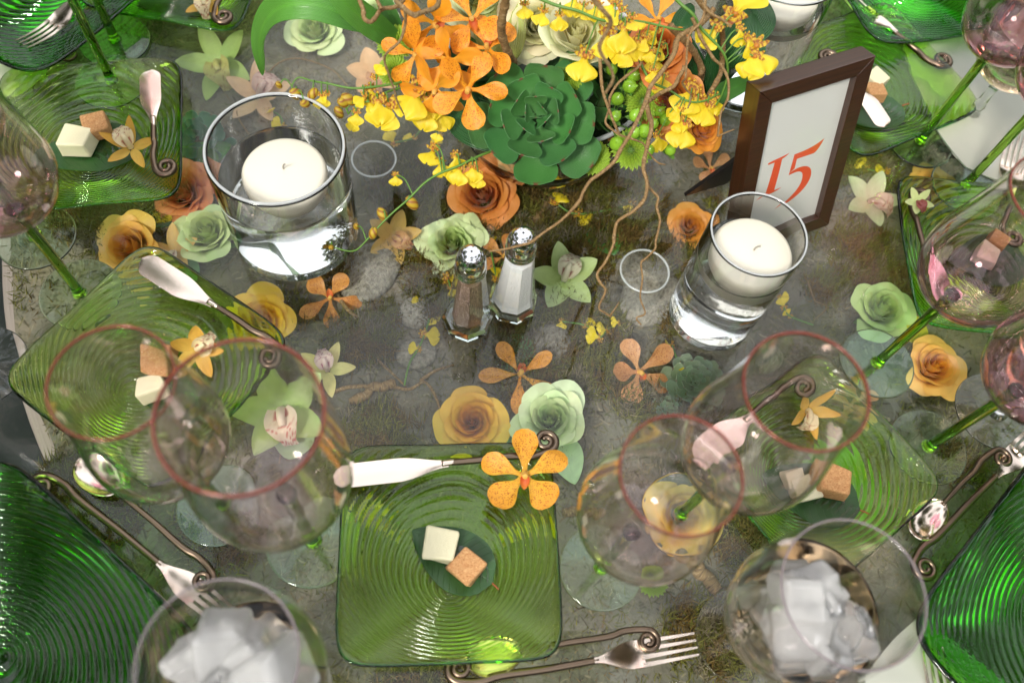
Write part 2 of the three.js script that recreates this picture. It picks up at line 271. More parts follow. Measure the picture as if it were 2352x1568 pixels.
function flatware(kind, label, A, B, opt = {}) {
  const { side = 1, roll = 0, L = hypot(B.x - A.x, B.y - A.y, B.z - A.z) } = opt;
  const names = { fork: ['dinner_fork', 'fork'], spoon: ['teaspoon', 'spoon'], spreader: ['butter_spreader', 'butter knife'] }[kind];
  const o = thing(names[0], label, names[1], A, [0, yawOf(A, B), Math.asin((B.y - A.y) / L)], { fork: 'bronze scroll handled forks', spoon: 'bronze scroll handled teaspoons', spreader: 'bronze scroll handled butter spreaders' }[kind]);
  if (kind === 'spreader') { const l = L * 0.50; part('blade', spreaderBlade(l, opt.w ?? 0.0225), M.bronze, o); part('handle', scrollHandle(l - 0.004, L, side), M.aged, o); part('collar', tube([V3(l - 0.006, 0.0064, 0.0004), V3(l + 0.006, 0.0062, 0)], (t) => 0.0033 - 0.0005 * t, 6, 12), M.bronze, o); }
  if (kind === 'spoon') { const l = 0.050; part('bowl', spoonBowl(l, 0.0165), M.bronze, o); part('handle', scrollHandle(l - 0.003, L, side, 0.0088, 0.85), M.aged, o); }
  if (kind === 'fork') {
    part('palm', sheet((u, v) => { const x = lerp(0.046, 0.092, u), hw = lerp(0.0118, 0.0023, sm(0.25, 1, u)), s = 2 * v - 1; return [x, forkY(x) - 0.0018 * (1 - s * s) * (1 - u), hw * s]; }, 22, 12, 0.0017), M.bronze, o);
    for (let i = 0; i < 4; i++) part('tine', sheet((u, v) => { const x = lerp(0.048, 0, u), hw = lerp(0.0020, 0.0009, u), c = (i - 1.5) * lerp(0.0065, 0.0060, u); return [x, forkY(x), c + hw * (1 - 2 * v)]; }, 18, 3, (u) => lerp(0.0017, 0.001, u)), M.bronze, o);
    part('handle', scrollHandle(0.088, L, side, 0.0105, 1.05), M.aged, o);
  }
  return o;
}
// shakers
M.shakerGlass = phys({ color: rgb(0.96, 0.975, 0.97), roughness: 0, transmission: 1, ior: 1.6, thickness: 0 });
function octa(pts, k = 8) { const g = new THREE.LatheGeometry(pts.map(([r, y]) => new THREE.Vector2(max(r, 1e-5), y)), k), h = clean(g); h.computeVertexNormals(); return h; }
function shaker(label, pos, fill, level, yaw, wide = 1) {
  const o = thing('shaker', label, 'shaker', pos, [0, yaw, 0], 'salt and pepper shakers'); o.scale.setScalar(1.15);
  part('glass_body', octa([[0, 0.0006], [0.0215, 0.0006], [0.0232, 0.004], [0.0228, 0.010], [0.0195, 0.020], [0.0128, 0.084], [0.0120, 0.092], [0, 0.092]]), M.shakerGlass, o);
  part('glass_base', octa([[0, 0.0004], [0.0213, 0.0004], [0.0229, 0.0038], [0.0226, 0.0085], [0.0205, 0.0125], [0, 0.0125]]), M.clear, o);
  part('filling', octa([[0, 0.0128], [0.0165 * wide, 0.0128], [0.0172 * wide, 0.0145], [0.0156 * wide, 0.021], [lerp(0.0156, 0.0105, (level - 0.022) / 0.07) * wide, level], [0, level + 0.001]]), fill, o);
  const c = part('metal_cap', lathe(spline([[0.0126, 0.090], [0.0132, 0.0925], [0.0124, 0.0945], [0.0131, 0.0965], [0.0122, 0.0985], [0.0125, 0.101], [0.0124, 0.107], [0.0108, 0.1135], [0.0072, 0.1185], [0.0002, 0.1205]], 50), 48), M.chrome, o);
  const dot = new THREE.SphereGeometry(0.0011, 8, 6);
  for (const [a, q] of [[0, 0], [0, 0.55], [PI / 2, 0.55], [PI, 0.55], [1.5 * PI, 0.55]]) { const h = part('hole', dot, M.hole, c); h.position.set(sin(q) * cos(a) * 0.0126, 0.1078 + cos(q) * 0.0124, sin(q) * sin(a) * 0.0126); h.scale.set(1, 0.5, 1); }
  return o;
}
// food
function cubeGeo(s, h, o) {
  const J = Array.from({ length: 8 }, () => [rr(-0.07, 0.07) * s, rr(-0.05, 0.05) * s, rr(-0.07, 0.07) * s]);
  const g = clean(new RoundedBoxGeometry(s, h, s * 0.95, 6, s * 0.09)), P = g.attributes.position, C = [];
  for (let i = 0; i < P.count; i++) { let x = P.getX(i), y = P.getY(i), z = P.getZ(i); { const q = [x / s + 0.5, y / h + 0.5, z / s + 0.5], d = [0, 0, 0]; for (let c = 0; c < 8; c++) { const w = (c & 1 ? q[0] : 1 - q[0]) * (c & 2 ? q[1] : 1 - q[1]) * (c & 4 ? q[2] : 1 - q[2]); for (let a = 0; a < 3; a++) d[a] += w * J[c][a]; } x += d[0]; y += d[1]; z += d[2]; } const k = 1 + 0.17 * noise(x * 60 + o, y * 60, z * 60) + 0.08 * noise(x * 170 + o, y * 170, z * 170); P.setXYZ(i, x * k + y * 0.08 * noise(o, 1), y * k, z * k); }
  const m = mergeVertices(g, 1e-6); m.computeVertexNormals(); return m;
}
const toastTex = canvasTex(256, 256, (c, w, h) => { c.fillStyle = '#dfa56e'; c.fillRect(0, 0, w, h); for (let i = 0; i < 2600; i++) { const q = rnd(); c.fillStyle = q < 0.5 ? `rgba(248,214,156,${rr(0.05, 0.22)})` : `rgba(170,92,40,${rr(0.03, 0.16)})`; c.beginPath(); c.arc(rr(0, w), rr(0, h), rr(1, 9), 0, 7); c.fill(); } });
M.toast = std({ map: toastTex, roughness: 0.8, bumpMap: fine, bumpScale: 0.002 });
function butterPat(label, pos, yaw, s = 0.027, tilt = 0) { const o = solo('butter_pat', cubeGeo(s, s * 0.62, rnd() * 90), M.butter, label, 'butter'); o.position.copy(pos).y += s * 0.31; o.rotation.set(tilt, yaw, 0, 'YXZ'); return o; }
function toastCube(label, pos, yaw, s = 0.026, tilt = 0) { const o = solo('toasted_bread_cube', cubeGeo(s, s * 0.72, rnd() * 90), M.toast, label, 'bread cube'); o.position.copy(pos).y += s * 0.36; o.rotation.set(tilt, yaw, 0, 'YXZ'); return o; }

// ---------------------------------------------------------------- builders: leaves and flowers
// petal along +z, its upper side towards +y
function petal({ L, W, prof, bend = 0, cup = 0, ruffle = 0, rf = 5, twist = 0, nu = 10, nv = 12, th = 0, col }) {
  const N = 40, Z = [0], Y = [0]; for (let i = 1; i <= N; i++) { const b = typeof bend === 'function' ? bend(i / N) : bend * i / N; Z.push(Z[i - 1] + cos(b) / N); Y.push(Y[i - 1] + sin(b) / N); }
  const f = (u, v) => {
    const s = 2 * u - 1, k = v * N, i = min(N - 1, floor(k)), q = k - i, x = s * W / 2 * prof(v);
    let z = lerp(Z[i], Z[i + 1], q) * L, y = lerp(Y[i], Y[i + 1], q) * L + cup * W * s * s * prof(v) + ruffle * L * sin(rf * v * PI + s * 3) * abs(s) * abs(s);
    const t = twist * v; return [x * cos(t), y + x * sin(t), z];
  };
  return sheet(f, nu, nv, th, col);
}
const oval = (p = 1, q = 1) => (v) => pow(max(0, sin(PI * pow(v, p))), q) + 0.02;
const spat = (v) => 0.20 + 0.80 * sm(0.12, 0.72, v) * sqrt(max(0.0004, 1 - pow(max(0, (v - 0.66) / 0.34), 2)));
const jit = (c, a) => c.map((x) => max(0, x * (1 + rr(-a, a))));
const grad = (a, b, p = 1, amp = 0.12) => (u, v) => { const c = mix3(a, b, pow(v, p)), k = 1 + amp * noise(u * 6, v * 5, a[0] * 40); return [c[0] * k, c[1] * k, c[2] * k]; };
const petM = petalMat({}), waxyM = petalMat({ roughness: 0.4, transmission: 0.12 });
const rotX = (g, a) => g.rotateX(a), rotY = (g, a) => g.rotateY(a);

function rose(label, pos, R, c0, c1, rot, o = {}) {
  const t0 = thing('rose', label, 'rose', pos, rot, o.group ?? 'roses under the glass'), N = o.n ?? 27, open = o.open ?? 0.85;
  const heart = sheet((u, v) => { const a = u * 4.6 * PI, r = R * (0.035 + 0.135 * u) * (0.85 + 0.25 * v); return [cos(a) * r, R * (0.45 + 0.62 * v - 0.10 * u), sin(a) * r]; }, 110, 5, 0, grad(c0, c0));
  part('rose_heart', heart, petM, t0);
  const off = rr(0, 6);
  for (let i = 0; i < N; i++) {
    const t = i / (N - 1), th = off + i * 2.399 + rr(-0.15, 0.15), H = R * (1.02 - 0.42 * t * open), rb = R * (0.07 + 0.18 * t), rt = R * (0.19 + 0.70 * pow(t, 1.15)) * (0.9 + 0.1 * open), al = lerp(1.18, 0.72, t), cl = R * 0.42 * t * t * open * rr(0.7, 1.3), tip = (o.tip ?? 0.05) * R * (0.4 + t), ph = rr(0, 9), wav = (o.wav ?? 0.02) * R * (0.3 + t);
    const c = jit(mix3(c0, c1, t), 0.05), ce = o.edge ? mix3(c, o.edge, 0.7 * t) : c;
    const g = sheet((u, v) => {
      const s = 2 * u - 1, w = 0.42 + 0.58 * pow(sin(PI * min(0.5, v * 0.62 + 0.06)), 0.8), crn = 1 - pow(abs(s), 3.2) * 0.22, a = th + s * al * w, e = max(0, v * crn - 0.62) / 0.38;
      const r = rb + (rt - rb) * pow(v, 0.85) + R * 0.05 * s + cl * e * e + wav * sin(s * 5 + ph) * v * v;
      const y = H * v * crn + tip * v * v * v * (1 - abs(s)) * 1.2 - cl * 0.75 * e * e * e + R * 0.05 + wav * cos(s * 7 + ph) * v * v;
      return [cos(a) * r, y, sin(a) * r];
    }, 14, 9, 0, (u, v) => { const q = mix3(c, ce, v * v); const k = 1 + 0.06 * noise(u * 5 + i, v * 4); return [q[0] * k, q[1] * k, q[2] * k]; });
    part('petal', g, petM, t0);
  }
  for (let i = 0; i < 4; i++) { const g = petal({ L: R * 0.9, W: R * 0.34, prof: oval(0.6, 0.8), bend: 0.5, cup: 0.1, nu: 4, nv: 8, col: grad([0.10, 0.22, 0.05], [0.16, 0.30, 0.07]) }); g.rotateX(0.12).rotateY(i * PI / 2 + off); part('sepal', g, petM, t0); }
  return t0;
}
function lipGeo(R, c, spot) { // orchid lip: trough that curls over, side lobes up
  return sheet((u, v) => { const s = 2 * u - 1, w = R * (0.20 + 0.16 * sin(PI * min(1, v * 1.15))) , z = R * 0.74 * v; return [s * w * (1 - 0.25 * v), R * (0.14 + 0.24 * sin(PI * v * 0.85)) + R * 0.22 * s * s * (1 - 0.8 * v) - R * 0.5 * max(0, v - 0.62) + R * 0.012 * sin(s * 7) * v, z]; }, 14, 16, 0,
    (u, v) => { const q = noise(u * 11 + 2, v * 13, 4), k = sm(0.16, 0.24, q) * sm(0.3, 0.6, v) + (v > 0.05 && v < 0.3 && abs(u - 0.5) < 0.24 ? 0.8 : 0); return mix3(c, spot, min(1, k)); });
}
function cymbidium(label, pos, R, cA, cB, lip, spot, rot, o = {}) {
  const t0 = thing('cymbidium_orchid', label, 'orchid', pos, rot, o.group), W = o.w ?? 0.46;
  for (const [a, k, b] of [[180, 1.0, o.b0 ?? 0.25], [108, 0.98, 0.45], [252, 0.98, 0.4], [38, 1.0, 0.3], [-38, 1.0, 0.35]]) {
    const B = b * (o.bend ?? 1) + rr(-0.12, 0.12), g = petal({ L: R * k, W: R * W * rr(0.92, 1.1), prof: oval(0.72, 0.72), bend: (v) => (o.raise ?? 0.35) + B * v * (o.curl ?? 1), cup: 0.10, ruffle: 0.02, rf: 2.2, nu: 10, nv: 14, col: grad(jit(cA, 0.06), cB, 1.2) });
    g.translate(0, 0, R * 0.06).rotateY(a * PI / 180 + rr(-0.1, 0.1)); part('tepal', g, petM, t0);
  }
  part('lip', lipGeo(R, lip, spot), petM, t0);
  const cg = tube([V3(0, 0.02 * R, 0), V3(0, 0.22 * R, 0.06 * R), V3(0, 0.40 * R, 0.22 * R), V3(0, 0.38 * R, 0.36 * R)], (t) => R * lerp(0.10, 0.075, t), 14, 10), n = cg.attributes.position.count; cg.setAttribute('color', new THREE.Float32BufferAttribute(Array.from({ length: n }, () => lip).flat(), 3)); part('column', cg, petM, t0);
  return t0;
}
const spotTex = canvasTex(256, 512, (c, w, h) => { c.fillStyle = '#fff'; c.fillRect(0, 0, w, h); for (let i = 0; i < 240; i++) { const x = rr(10, w - 10), y = rr(30, h - 14); c.fillStyle = `rgba(150,36,10,${rr(0.55, 0.95)})`; c.beginPath(); c.ellipse(x, y, rr(2.5, 5), rr(3, 7), rr(0, 3), 0, 7); c.fill(); } });
const spotM = petalMat({ map: spotTex, roughness: 0.5 });
function mokara(label, pos, R, cA, cB, rot, o = {}) {
  const t0 = thing('spotted_orchid', label, 'orchid', pos, rot, o.group), m = o.plain ? petM : spotM;
  for (const [a, k, w] of [[180, 0.98, 0.40], [112, 1.0, 0.42], [248, 1.0, 0.42], [42, 0.92, 0.48], [-42, 0.92, 0.48]]) {
    const b0 = rr(-0.18, 0.22), b1 = rr(-0.55, 0.45), g = petal({ L: R * k * rr(0.92, 1.06), W: R * w * rr(1.08, 1.34) * (o.w ?? 1), prof: spat, bend: (v) => (o.raise ?? 0.3) + b0 + ((o.curl ?? -0.5) + b1) * v * v, cup: rr(-0.05, 0.20), twist: rr(-0.5, 0.5), ruffle: 0.03, rf: 3.1, nu: 10, nv: 14, col: grad(jit(cA, 0.08), cB, 1) });
    g.translate(0, 0, R * 0.04).rotateY(a * PI / 180 + rr(-0.12, 0.12)); part('tepal', g, m, t0);
  }
  const lg = petal({ L: R * 0.34, W: R * 0.20, prof: oval(0.8, 0.6), bend: -0.9, cup: 0.4, nu: 6, nv: 8, col: grad([0.62, 0.06, 0.02], [0.75, 0.22, 0.02]) }); lg.translate(0, R * 0.08, 0); part('lip', lg, petM, t0);
  const cg = tube([V3(0, 0, 0), V3(0, R * 0.10, 0.01 * R), V3(0, R * 0.17, 0.07 * R)], (t) => R * lerp(0.085, 0.06, t), 10, 8), n = cg.attributes.position.count; cg.setAttribute('color', new THREE.Float32BufferAttribute(Array.from({ length: n }, () => [0.8, 0.45, 0.08]).flat(), 3)); part('column', cg, petM, t0);
  return t0;
}
// oncidium floret: a broad two-lobed lip hanging along +z and a barred crest; returns [lip, crest]
const YEL = [0.86, 0.66, 0.012], BRN = [0.30, 0.07, 0.012];
function lipShape(R, k) {
  return sheet((u, v) => { const s = 2 * u - 1, w = R * (v < 0.25 ? 0.16 + 0.2 * v : 0.2 + 0.62 * sin(PI * min(1, (v - 0.22) / 0.8)) ), notch = v > 0.6 ? (v - 0.6) * 0.42 * R * exp2(-s * s * 26) : 0; return [s * w, R * (0.16 * sin(v * 3 + k) - 0.10 * s * s + 0.045 * sin(s * 8 + k * 3) * v), R * 1.25 * v - notch]; }, 14, 12, 0, (u, v) => { const q = 1 + 0.07 * noise(u * 5 + k, v * 5); return v < 0.14 && noise(u * 9 + k, v * 20) > -0.1 ? [0.55, 0.20, 0.02] : [YEL[0] * q, YEL[1] * q, YEL[2]]; });
}
const exp2 = (x) => Math.exp(x);
function crestShape(R, k) {
  const l = [];
  for (let i = 0; i < 5; i++) { const g = petal({ L: R * rr(0.48, 0.66), W: R * 0.26, prof: oval(0.75, 0.7), bend: rr(0.2, 0.9), ruffle: 0.10, rf: 4, nu: 4, nv: 9, col: (u, v) => (sin(v * 17 + k + i + 2 * noise(u * 6, v * 6, k)) > 0.25 ? BRN : [0.74, 0.48, 0.02]) }); g.rotateY(PI + (i - 2) * 0.78 + rr(-0.15, 0.15)); l.push(g); }
  const b = new THREE.SphereGeometry(R * 0.13, 8, 6), n = b.attributes.position.count; b.setAttribute('color', new THREE.Float32BufferAttribute(Array.from({ length: n }, () => [0.6, 0.22, 0.02]).flat(), 3)); l.push(b.toNonIndexed());
  return mergeGeometries(l.map(clean));
}
const LIPS = [0, 1, 2, 3].map((k) => lipShape(1, k * 1.7)), CRESTS = [0, 1, 2, 3].map((k) => crestShape(1, k * 2.3));
const onciM = petalMat({ roughness: 0.5, transmission: 0.3 });
function floret(parent, p, R, rot, k = floor(rnd() * 4)) {
  const lip = part('floret', LIPS[k], onciM, parent); lip.position.copy(p); lip.rotation.set(...rot, 'YXZ'); lip.scale.set(R, R, R);
  const c = part('crest', CRESTS[k], onciM, lip); c.rotation.x = -0.15; return lip;
}
// leaf that follows a spine of points; w: half width along it; nrm: which way its upper side faces
function spineLeaf(pts, w, nrm, th, col, fold = 0.15, nu = 12, nv = 40) {
  const c = new THREE.CatmullRomCurve3(pts), P = c.getSpacedPoints(200);
  return sheet((u, v) => { const k = min(199, floor(v * 200)), p = P[k].clone().lerp(P[k + 1], v * 200 - k), t = P[min(200, k + 2)].clone().sub(P[max(0, k - 2)]).normalize(), n0 = nrm(v), side = V3().crossVectors(t, n0).normalize(), n = V3().crossVectors(side, t), s = 2 * u - 1, q = w(v) * s; p.addScaledVector(side, q).addScaledVector(n, abs(s) * w(v) * fold); return [p.x, p.y, p.z]; }, nu, nv, th, col);
}
const leafVein = canvasTex(256, 512, (c, w, h) => { c.fillStyle = '#8c8c8c'; c.fillRect(0, 0, w, h); c.strokeStyle = '#303030'; c.lineWidth = 5; c.beginPath(); c.moveTo(w / 2, 0); c.lineTo(w / 2, h); c.stroke(); c.lineWidth = 2; for (let i = 0; i < 13; i++) for (const s of [-1, 1]) { const y = i / 13 * h; c.beginPath(); c.moveTo(w / 2, y); c.quadraticCurveTo(w / 2 + s * w * 0.25, y + 24, w / 2 + s * w / 2, y + 74); c.stroke(); } });
leafVein.colorSpace = THREE.NoColorSpace;
const stripeVein = canvasTex(256, 64, (c, w, h) => { for (let i = 0; i < 256; i++) { const g = 128 + 60 * sin(i * 0.55) + rr(-14, 14); c.fillStyle = `rgb(${g | 0},${g | 0},${g | 0})`; c.fillRect(i, 0, 1, h); } });
stripeVein.colorSpace = THREE.NoColorSpace;
M.leaf = phys({ vertexColors: true, roughness: 0.38, bumpMap: leafVein, bumpScale: 0.0006 });
M.blade = phys({ vertexColors: true, roughness: 0.3, transmission: 0.2, thickness: 0, bumpMap: stripeVein, bumpScale: 0.001 });
const flatLeaf = (L, W, c, bend = 0.15) => petal({ L, W, prof: oval(0.72, 0.75), bend: (v) => bend * (v - 0.4), cup: 0.06, ruffle: 0.006, rf: 6, nu: 10, nv: 16, th: 0.0007, col: (u, v) => { const k = 1 + 0.16 * noise(u * 5, v * 7, L * 90) - 0.0 * v; return [c[0] * k, c[1] * k, c[2] * k]; } });
function mum(label, pos, R, c, rot, group) { // button chrysanthemum
  const t0 = thing('button_chrysanthemum', label, 'chrysanthemum', pos, rot, group), l = [];
  for (let i = 0; i < 150; i++) { const t = sqrt(i / 150), a = i * 2.399, g = petal({ L: R * (0.26 + 0.20 * t), W: R * 0.15, prof: oval(0.9, 0.6), bend: lerp(0.2, -0.5, t), cup: 0.5, nu: 2, nv: 4, col: grad(jit(mix3([c[0] * 0.8, c[1] * 0.75, c[2]], c, t), 0.1), [c[0] * 1.25, c[1] * 1.15, c[2] * 1.1]) }); g.rotateX(-lerp(1.35, 0.1, t)).translate(0, R * 0.34 * sqrt(1 - t * t * 0.9), R * 0.62 * t).rotateY(a); l.push(g); }
  const m = part('petals', mergeGeometries(l.map(clean)), petM, t0); m.userData.kind = 'stuff';
  const b = part('flower_base', new THREE.SphereGeometry(R * 0.55, 14, 8), M.greenStem, t0); b.scale.y = 0.5; return t0;
}
function succulent(label, pos, R, rot, c, o = {}) {
  const t0 = thing('succulent', label, 'succulent', pos, rot, o.group), N = o.n ?? 40;
  for (let i = 0; i < N; i++) {
    const t = (i + 0.5) / N, L = R * lerp(0.15, 0.74, pow(t, 0.75)), W = L * lerp(1.05, 0.95, t) * (o.w ?? 1), el = lerp(1.1, 0.0, pow(t, 0.9)) + rr(-0.08, 0.08), r0 = R * 0.36 * pow(t, 1.1), y0 = R * (0.66 - 0.66 * pow(t, 0.8)), cc = jit(c, 0.10), edge = [cc[0] * 1.3, cc[1] * 1.12, cc[2] * 1.5];
    const g = petal({ L, W, prof: (v) => 0.30 + 0.70 * sm(0.05, 0.6, v) * sqrt(max(0.0003, 1 - pow(max(0, (v - 0.56) / 0.44), 3.2))), bend: (v) => el + 0.9 * (v - 0.4), cup: 0.26, nu: 10, nv: 14, th: (u, v) => 0.07 * L * pow(max(0.02, 4 * u * (1 - u)), 0.6) * (1 - 0.65 * v * v) + 0.0003,
      col: (u, v) => { const e = max(pow(abs(2 * u - 1), 5), sm(0.86, 1, v)); return v > 0.975 && abs(u - 0.5) < 0.1 ? [0.16, 0.05, 0.03] : mix3(cc, edge, 0.5 * e); } });
    g.translate(0, y0, r0).rotateY(i * 2.399); part('leaf', g, M.leafFlesh, t0);
  }
  return t0;
}
M.leafFlesh = phys({ vertexColors: true, roughness: 0.36, bumpMap: fine, bumpScale: 0.0005 });
const barkTex = canvasTex(64, 512, (c, w, h) => { c.fillStyle = '#85683f'; c.fillRect(0, 0, w, h); for (let i = 0; i < 900; i++) { c.fillStyle = rnd() < 0.5 ? `rgba(60,40,24,${rr(0.1, 0.5)})` : `rgba(190,165,130,${rr(0.1, 0.45)})`; c.fillRect(rr(-8, w), rr(0, h), rr(2, 14), rr(1, 5)); } });
barkTex.repeat.set(50, 6);
M.willow = std({ map: barkTex, roughness: 0.75, bumpMap: barkTex, bumpScale: 0.0006 });
M.greyTwig = std({ map: barkTex, color: rgb(0.9, 0.95, 1.0), roughness: 0.85 });
function branch(label, paths, mat, name = 'willow_branch', cat = 'branch', group) {
  const t0 = thing(name, label, cat, paths[0].pts[0], [0, 0, 0], group), o = paths[0].pts[0];
  paths.forEach(({ pts, r0, r1 }, i) => { const q = pts.map((p) => p.clone().sub(o)), ph = rr(0, 9); part(i ? 'twig' : 'stem', tube(q, (t) => 0.84 * lerp(r0, r1, t) * (1 + 0.22 * max(0, sin(t * 34 + ph)) ** 6), max(30, pts.length * 9), 7), mat, t0); });
  return t0;
}

// ---------------------------------------------------------------- the setting: ground, cloth, mossy bed, glass top
const BED = -0.075, CX = 0.10, CZ = -0.70;
solo('ground', new THREE.CircleGeometry(60, 64).rotateX(-PI / 2), std({ color: rgb(0.06, 0.075, 0.045), roughness: 1 }), 'ground below the table', 'ground', null, 'structure');
const cloth = solo('tablecloth', lathe([[0, TOP - 0.092], [0.90, TOP - 0.092], [0.935, TOP - 0.098], [0.955, TOP - 0.13], [0.98, 0.3], [1.0, 0.01]], 120), M.cloth, 'dark cloth under the glass beyond the mossy board', 'tablecloth'); cloth.position.set(CX, 0, CZ);
const mossTex = canvasTex(2048, 2048, (c, w, h) => {
  c.fillStyle = '#6a675a'; c.fillRect(0, 0, w, h);
  for (let i = 0; i < 3200; i++) { const x = rr(0, w), y = rr(0, h), q = noise(x / 260, y / 260, 2), r = rr(8, 56); c.fillStyle = q > 0.08 ? `rgba(52,52,12,${rr(0.10, 0.34)})` : q < -0.2 ? `rgba(136,124,102,${rr(0.08, 0.26)})` : `rgba(78,68,48,${rr(0.08, 0.24)})`; c.beginPath(); c.ellipse(x, y, r, r * rr(0.4, 1), rr(0, 3), 0, 7); c.fill(); }
  const cols = ['44,40,20', '132,118,88', '80,80,32', '156,144,116', '38,32,16', '104,82,50', '66,70,26'];
  for (let i = 0; i < 42000; i++) { const x = rr(0, w), y = rr(0, h), a = rr(0, 6.3), l = rr(5, 22), b = a + rr(-1.2, 1.2), dens = noise(x / 140, y / 140, 7); if (dens < -0.25 && rnd() < 0.7) continue; c.strokeStyle = `rgba(${cols[floor(rnd() * cols.length)]},${rr(0.2, 0.7)})`; c.lineWidth = rr(0.9, 2.6); c.beginPath(); c.moveTo(x, y); c.quadraticCurveTo(x + cos(a) * l * 0.5, y + sin(a) * l * 0.5, x + cos(a) * l * 0.5 + cos(b) * l * 0.5, y + sin(a) * l * 0.5 + sin(b) * l * 0.5); c.stroke(); }
});
const mossBump = noiseTex(512, 512, (u, v) => 0.5 + 0.3 * noise(u * 30, v * 30, 1) + 0.2 * noise(u * 85, v * 85, 3) + 0.15 * noise(u * 170, v * 170, 6)); mossBump.repeat.set(3, 3);
const bedY = (x, z) => 0.006 * noise(x * 7, z * 7, 2) + 0.003 * noise(x * 22, z * 22, 5) + 0.0012 * noise(x * 70, z * 70, 8);
{
  const R = 0.729, g = new THREE.RingGeometry(0.0001, R, 200, 90).rotateX(-PI / 2), P = g.attributes.position;
  for (let i = 0; i < P.count; i++) { const x = P.getX(i), z = P.getZ(i), r = hypot(x, z), e = sm(R, R - 0.03, r), k = 1 + 0.008 * noise(atan2(z, x) * 6, 4) * sm(0.4, R, r); P.setXYZ(i, x * k, bedY(x, z) * e - 0.006 * (1 - e) + 0.004 * noise(x * 40, z * 40, 1) * (1 - e), z * k); }
  g.computeVertexNormals();
  const b = solo('moss_bed', g, std({ map: mossTex, roughness: 1, bumpMap: mossBump, bumpScale: 0.004 }), 'grey green dried moss bed under the glass table top', 'moss bed', null, 'structure'); b.position.set(CX, TOP + BED, CZ);
  const board = solo('round_board', lathe([[0, -0.024], [0.736, -0.024], [0.741, -0.021], [0.741, -0.012], [0.738, -0.0095], [0.72, -0.009], [0, -0.012]], 160), std({ color: rgb(0.30, 0.25, 0.22), roughness: 0.8, bumpMap: fine, bumpScale: 0.001 }), 'round pale board whose worn edge shows around the moss', 'board'); board.position.set(CX, TOP + BED, CZ);
}
{ const g = new THREE.CylinderGeometry(0.935, 0.935, 0.010, 160); const t = solo('glass_table_top', g, M.pane, 'clear glass table top carrying the plates, glasses and candles', 'table top'); t.position.set(CX, TOP - 0.005, CZ); }

// trees round the place, seen only as the green that glass and metal mirror
{
  const leaf = new THREE.PlaneGeometry(0.21, 0.15), list = [];
  for (let i = 0; i < 38000; i++) { const a = rr(0, 6.283), k = noise(cos(a) * 3, sin(a) * 3, 2), hgt = 2.9 + 2.2 * k, r = 4.6 + 1.2 * rnd() + 0.8 * noise(cos(a) * 9, sin(a) * 9, 7), y = hgt * pow(rnd(), 0.7); if (noise(cos(a) * 14, y * 0.9, sin(a) * 14) > 0.28) continue; list.push([CX + cos(a) * r, y, CZ + sin(a) * r, k]); }
  for (const [bx, by, bz, R, n] of [[-3.5, 4.3, -1.9, 1.5, 420], [3.5, 4.2, -1.9, 1.4, 380], [-3.0, 3.9, 0.6, 1.3, 340], [3.1, 4.0, 0.6, 1.2, 300], [-2.7, 5.7, -0.2, 0.9, 130], [2.3, 6.2, -0.9, 0.8, 100], [0.2, 6.4, 0.4, 0.9, 120]])
    for (let i = 0; i < n * 2.6; i++) { const a = rr(0, 6.283), e = Math.asin(rr(-1, 1)), r = R * pow(rnd(), 0.45); list.push([CX + bx + cos(a) * cos(e) * r, by + sin(e) * r * 0.55, bz + sin(a) * cos(e) * r, 0]); }
  const im = new THREE.InstancedMesh(leaf, std({ roughness: 0.7 }), list.length), m = new THREE.Matrix4(), q = new THREE.Quaternion(), e = new THREE.Euler(), c = new THREE.Color();
  list.forEach(([x, y, z], i) => { e.set(rr(-1, 1), rr(0, 6.3), rr(-1, 1)); q.setFromEuler(e); const s = rr(0.6, 1.3); m.compose(V3(x, y, z), q, V3(s, s, s)); im.setMatrixAt(i, m); const g = rr(0.5, 1.3); im.setColorAt(i, c.setRGB(0.14 * g, 0.18 * g, 0.03 * g)); });
  im.name = 'surrounding_trees'; im.castShadow = im.receiveShadow = true; tag(im, 'green trees standing round the table, mirrored in spoons', 'trees', null, 'stuff'); scene.add(im);
}
const on = (x, y, h = 0.0008) => at(x, y, h);                                             // on the glass
const under = (x, y, h = -0.05) => { const p = at(x, y, h); p.y = TOP + BED + bedY(p.x - CX, p.z - CZ) - 0.001; return p; };  // on the moss

// ---------------------------------------------------------------- plates
const P1 = at(1032, 1266, 0.008), P2 = at(352, 838, 0.008), P3 = at(212, 318, 0.008), P4 = at(1868, 1075, 0.008), P5 = at(2262, 598, 0.008), P6 = at(2000, 190, 0.008), P7 = at(425, -70, 0.008);
for (const p of [P1, P2, P3, P4, P5, P6, P7]) p.y = TOP + 0.0008;
const yawC = (a, b) => yawOf(at(...a, 0.018), at(...b, 0.018));
glassPlate('small green glass plate in the middle of the near edge, spotted orchid on its corner', P1, yawC([783, 1012], [1268, 1005]));
glassPlate('small green glass plate under two wine glasses, turned on its corner beside the floating candle', P2, yawC([335, 590], [660, 815]));
glassPlate('small green glass plate with an upright butter spreader, above the lone wine glass', P3, yawC([25, 200], [385, 178]));
glassPlate('small green glass plate with a yellow orchid and a thick toasted cube', P4, yawC([1870, 848], [2137, 1140]), 0.93);
glassPlate('small green glass plate seen through the large red rimmed wine glass beside the table number', P5, yawC([2105, 725], [2352, 748]));
glassPlate('small green glass plate partly hidden behind the table number frame', P6, yawC([2010, 60], [2185, 262]));
glassPlate('small green glass plate at the far edge holding an orchid beside a scroll', P7, yawC([250, 5], [560, 62]));
const C1 = at(-60, 1575, 0.008), C2 = at(2530, 1470, 0.008), C3 = at(2450, -95, 0.03), C4 = at(2105, -60, 0.008), C5 = at(95, -75, 0.008);
for (const p of [C1, C2, C4, C5]) p.y = TOP + 0.0008; C3.y = TOP + 0.022;
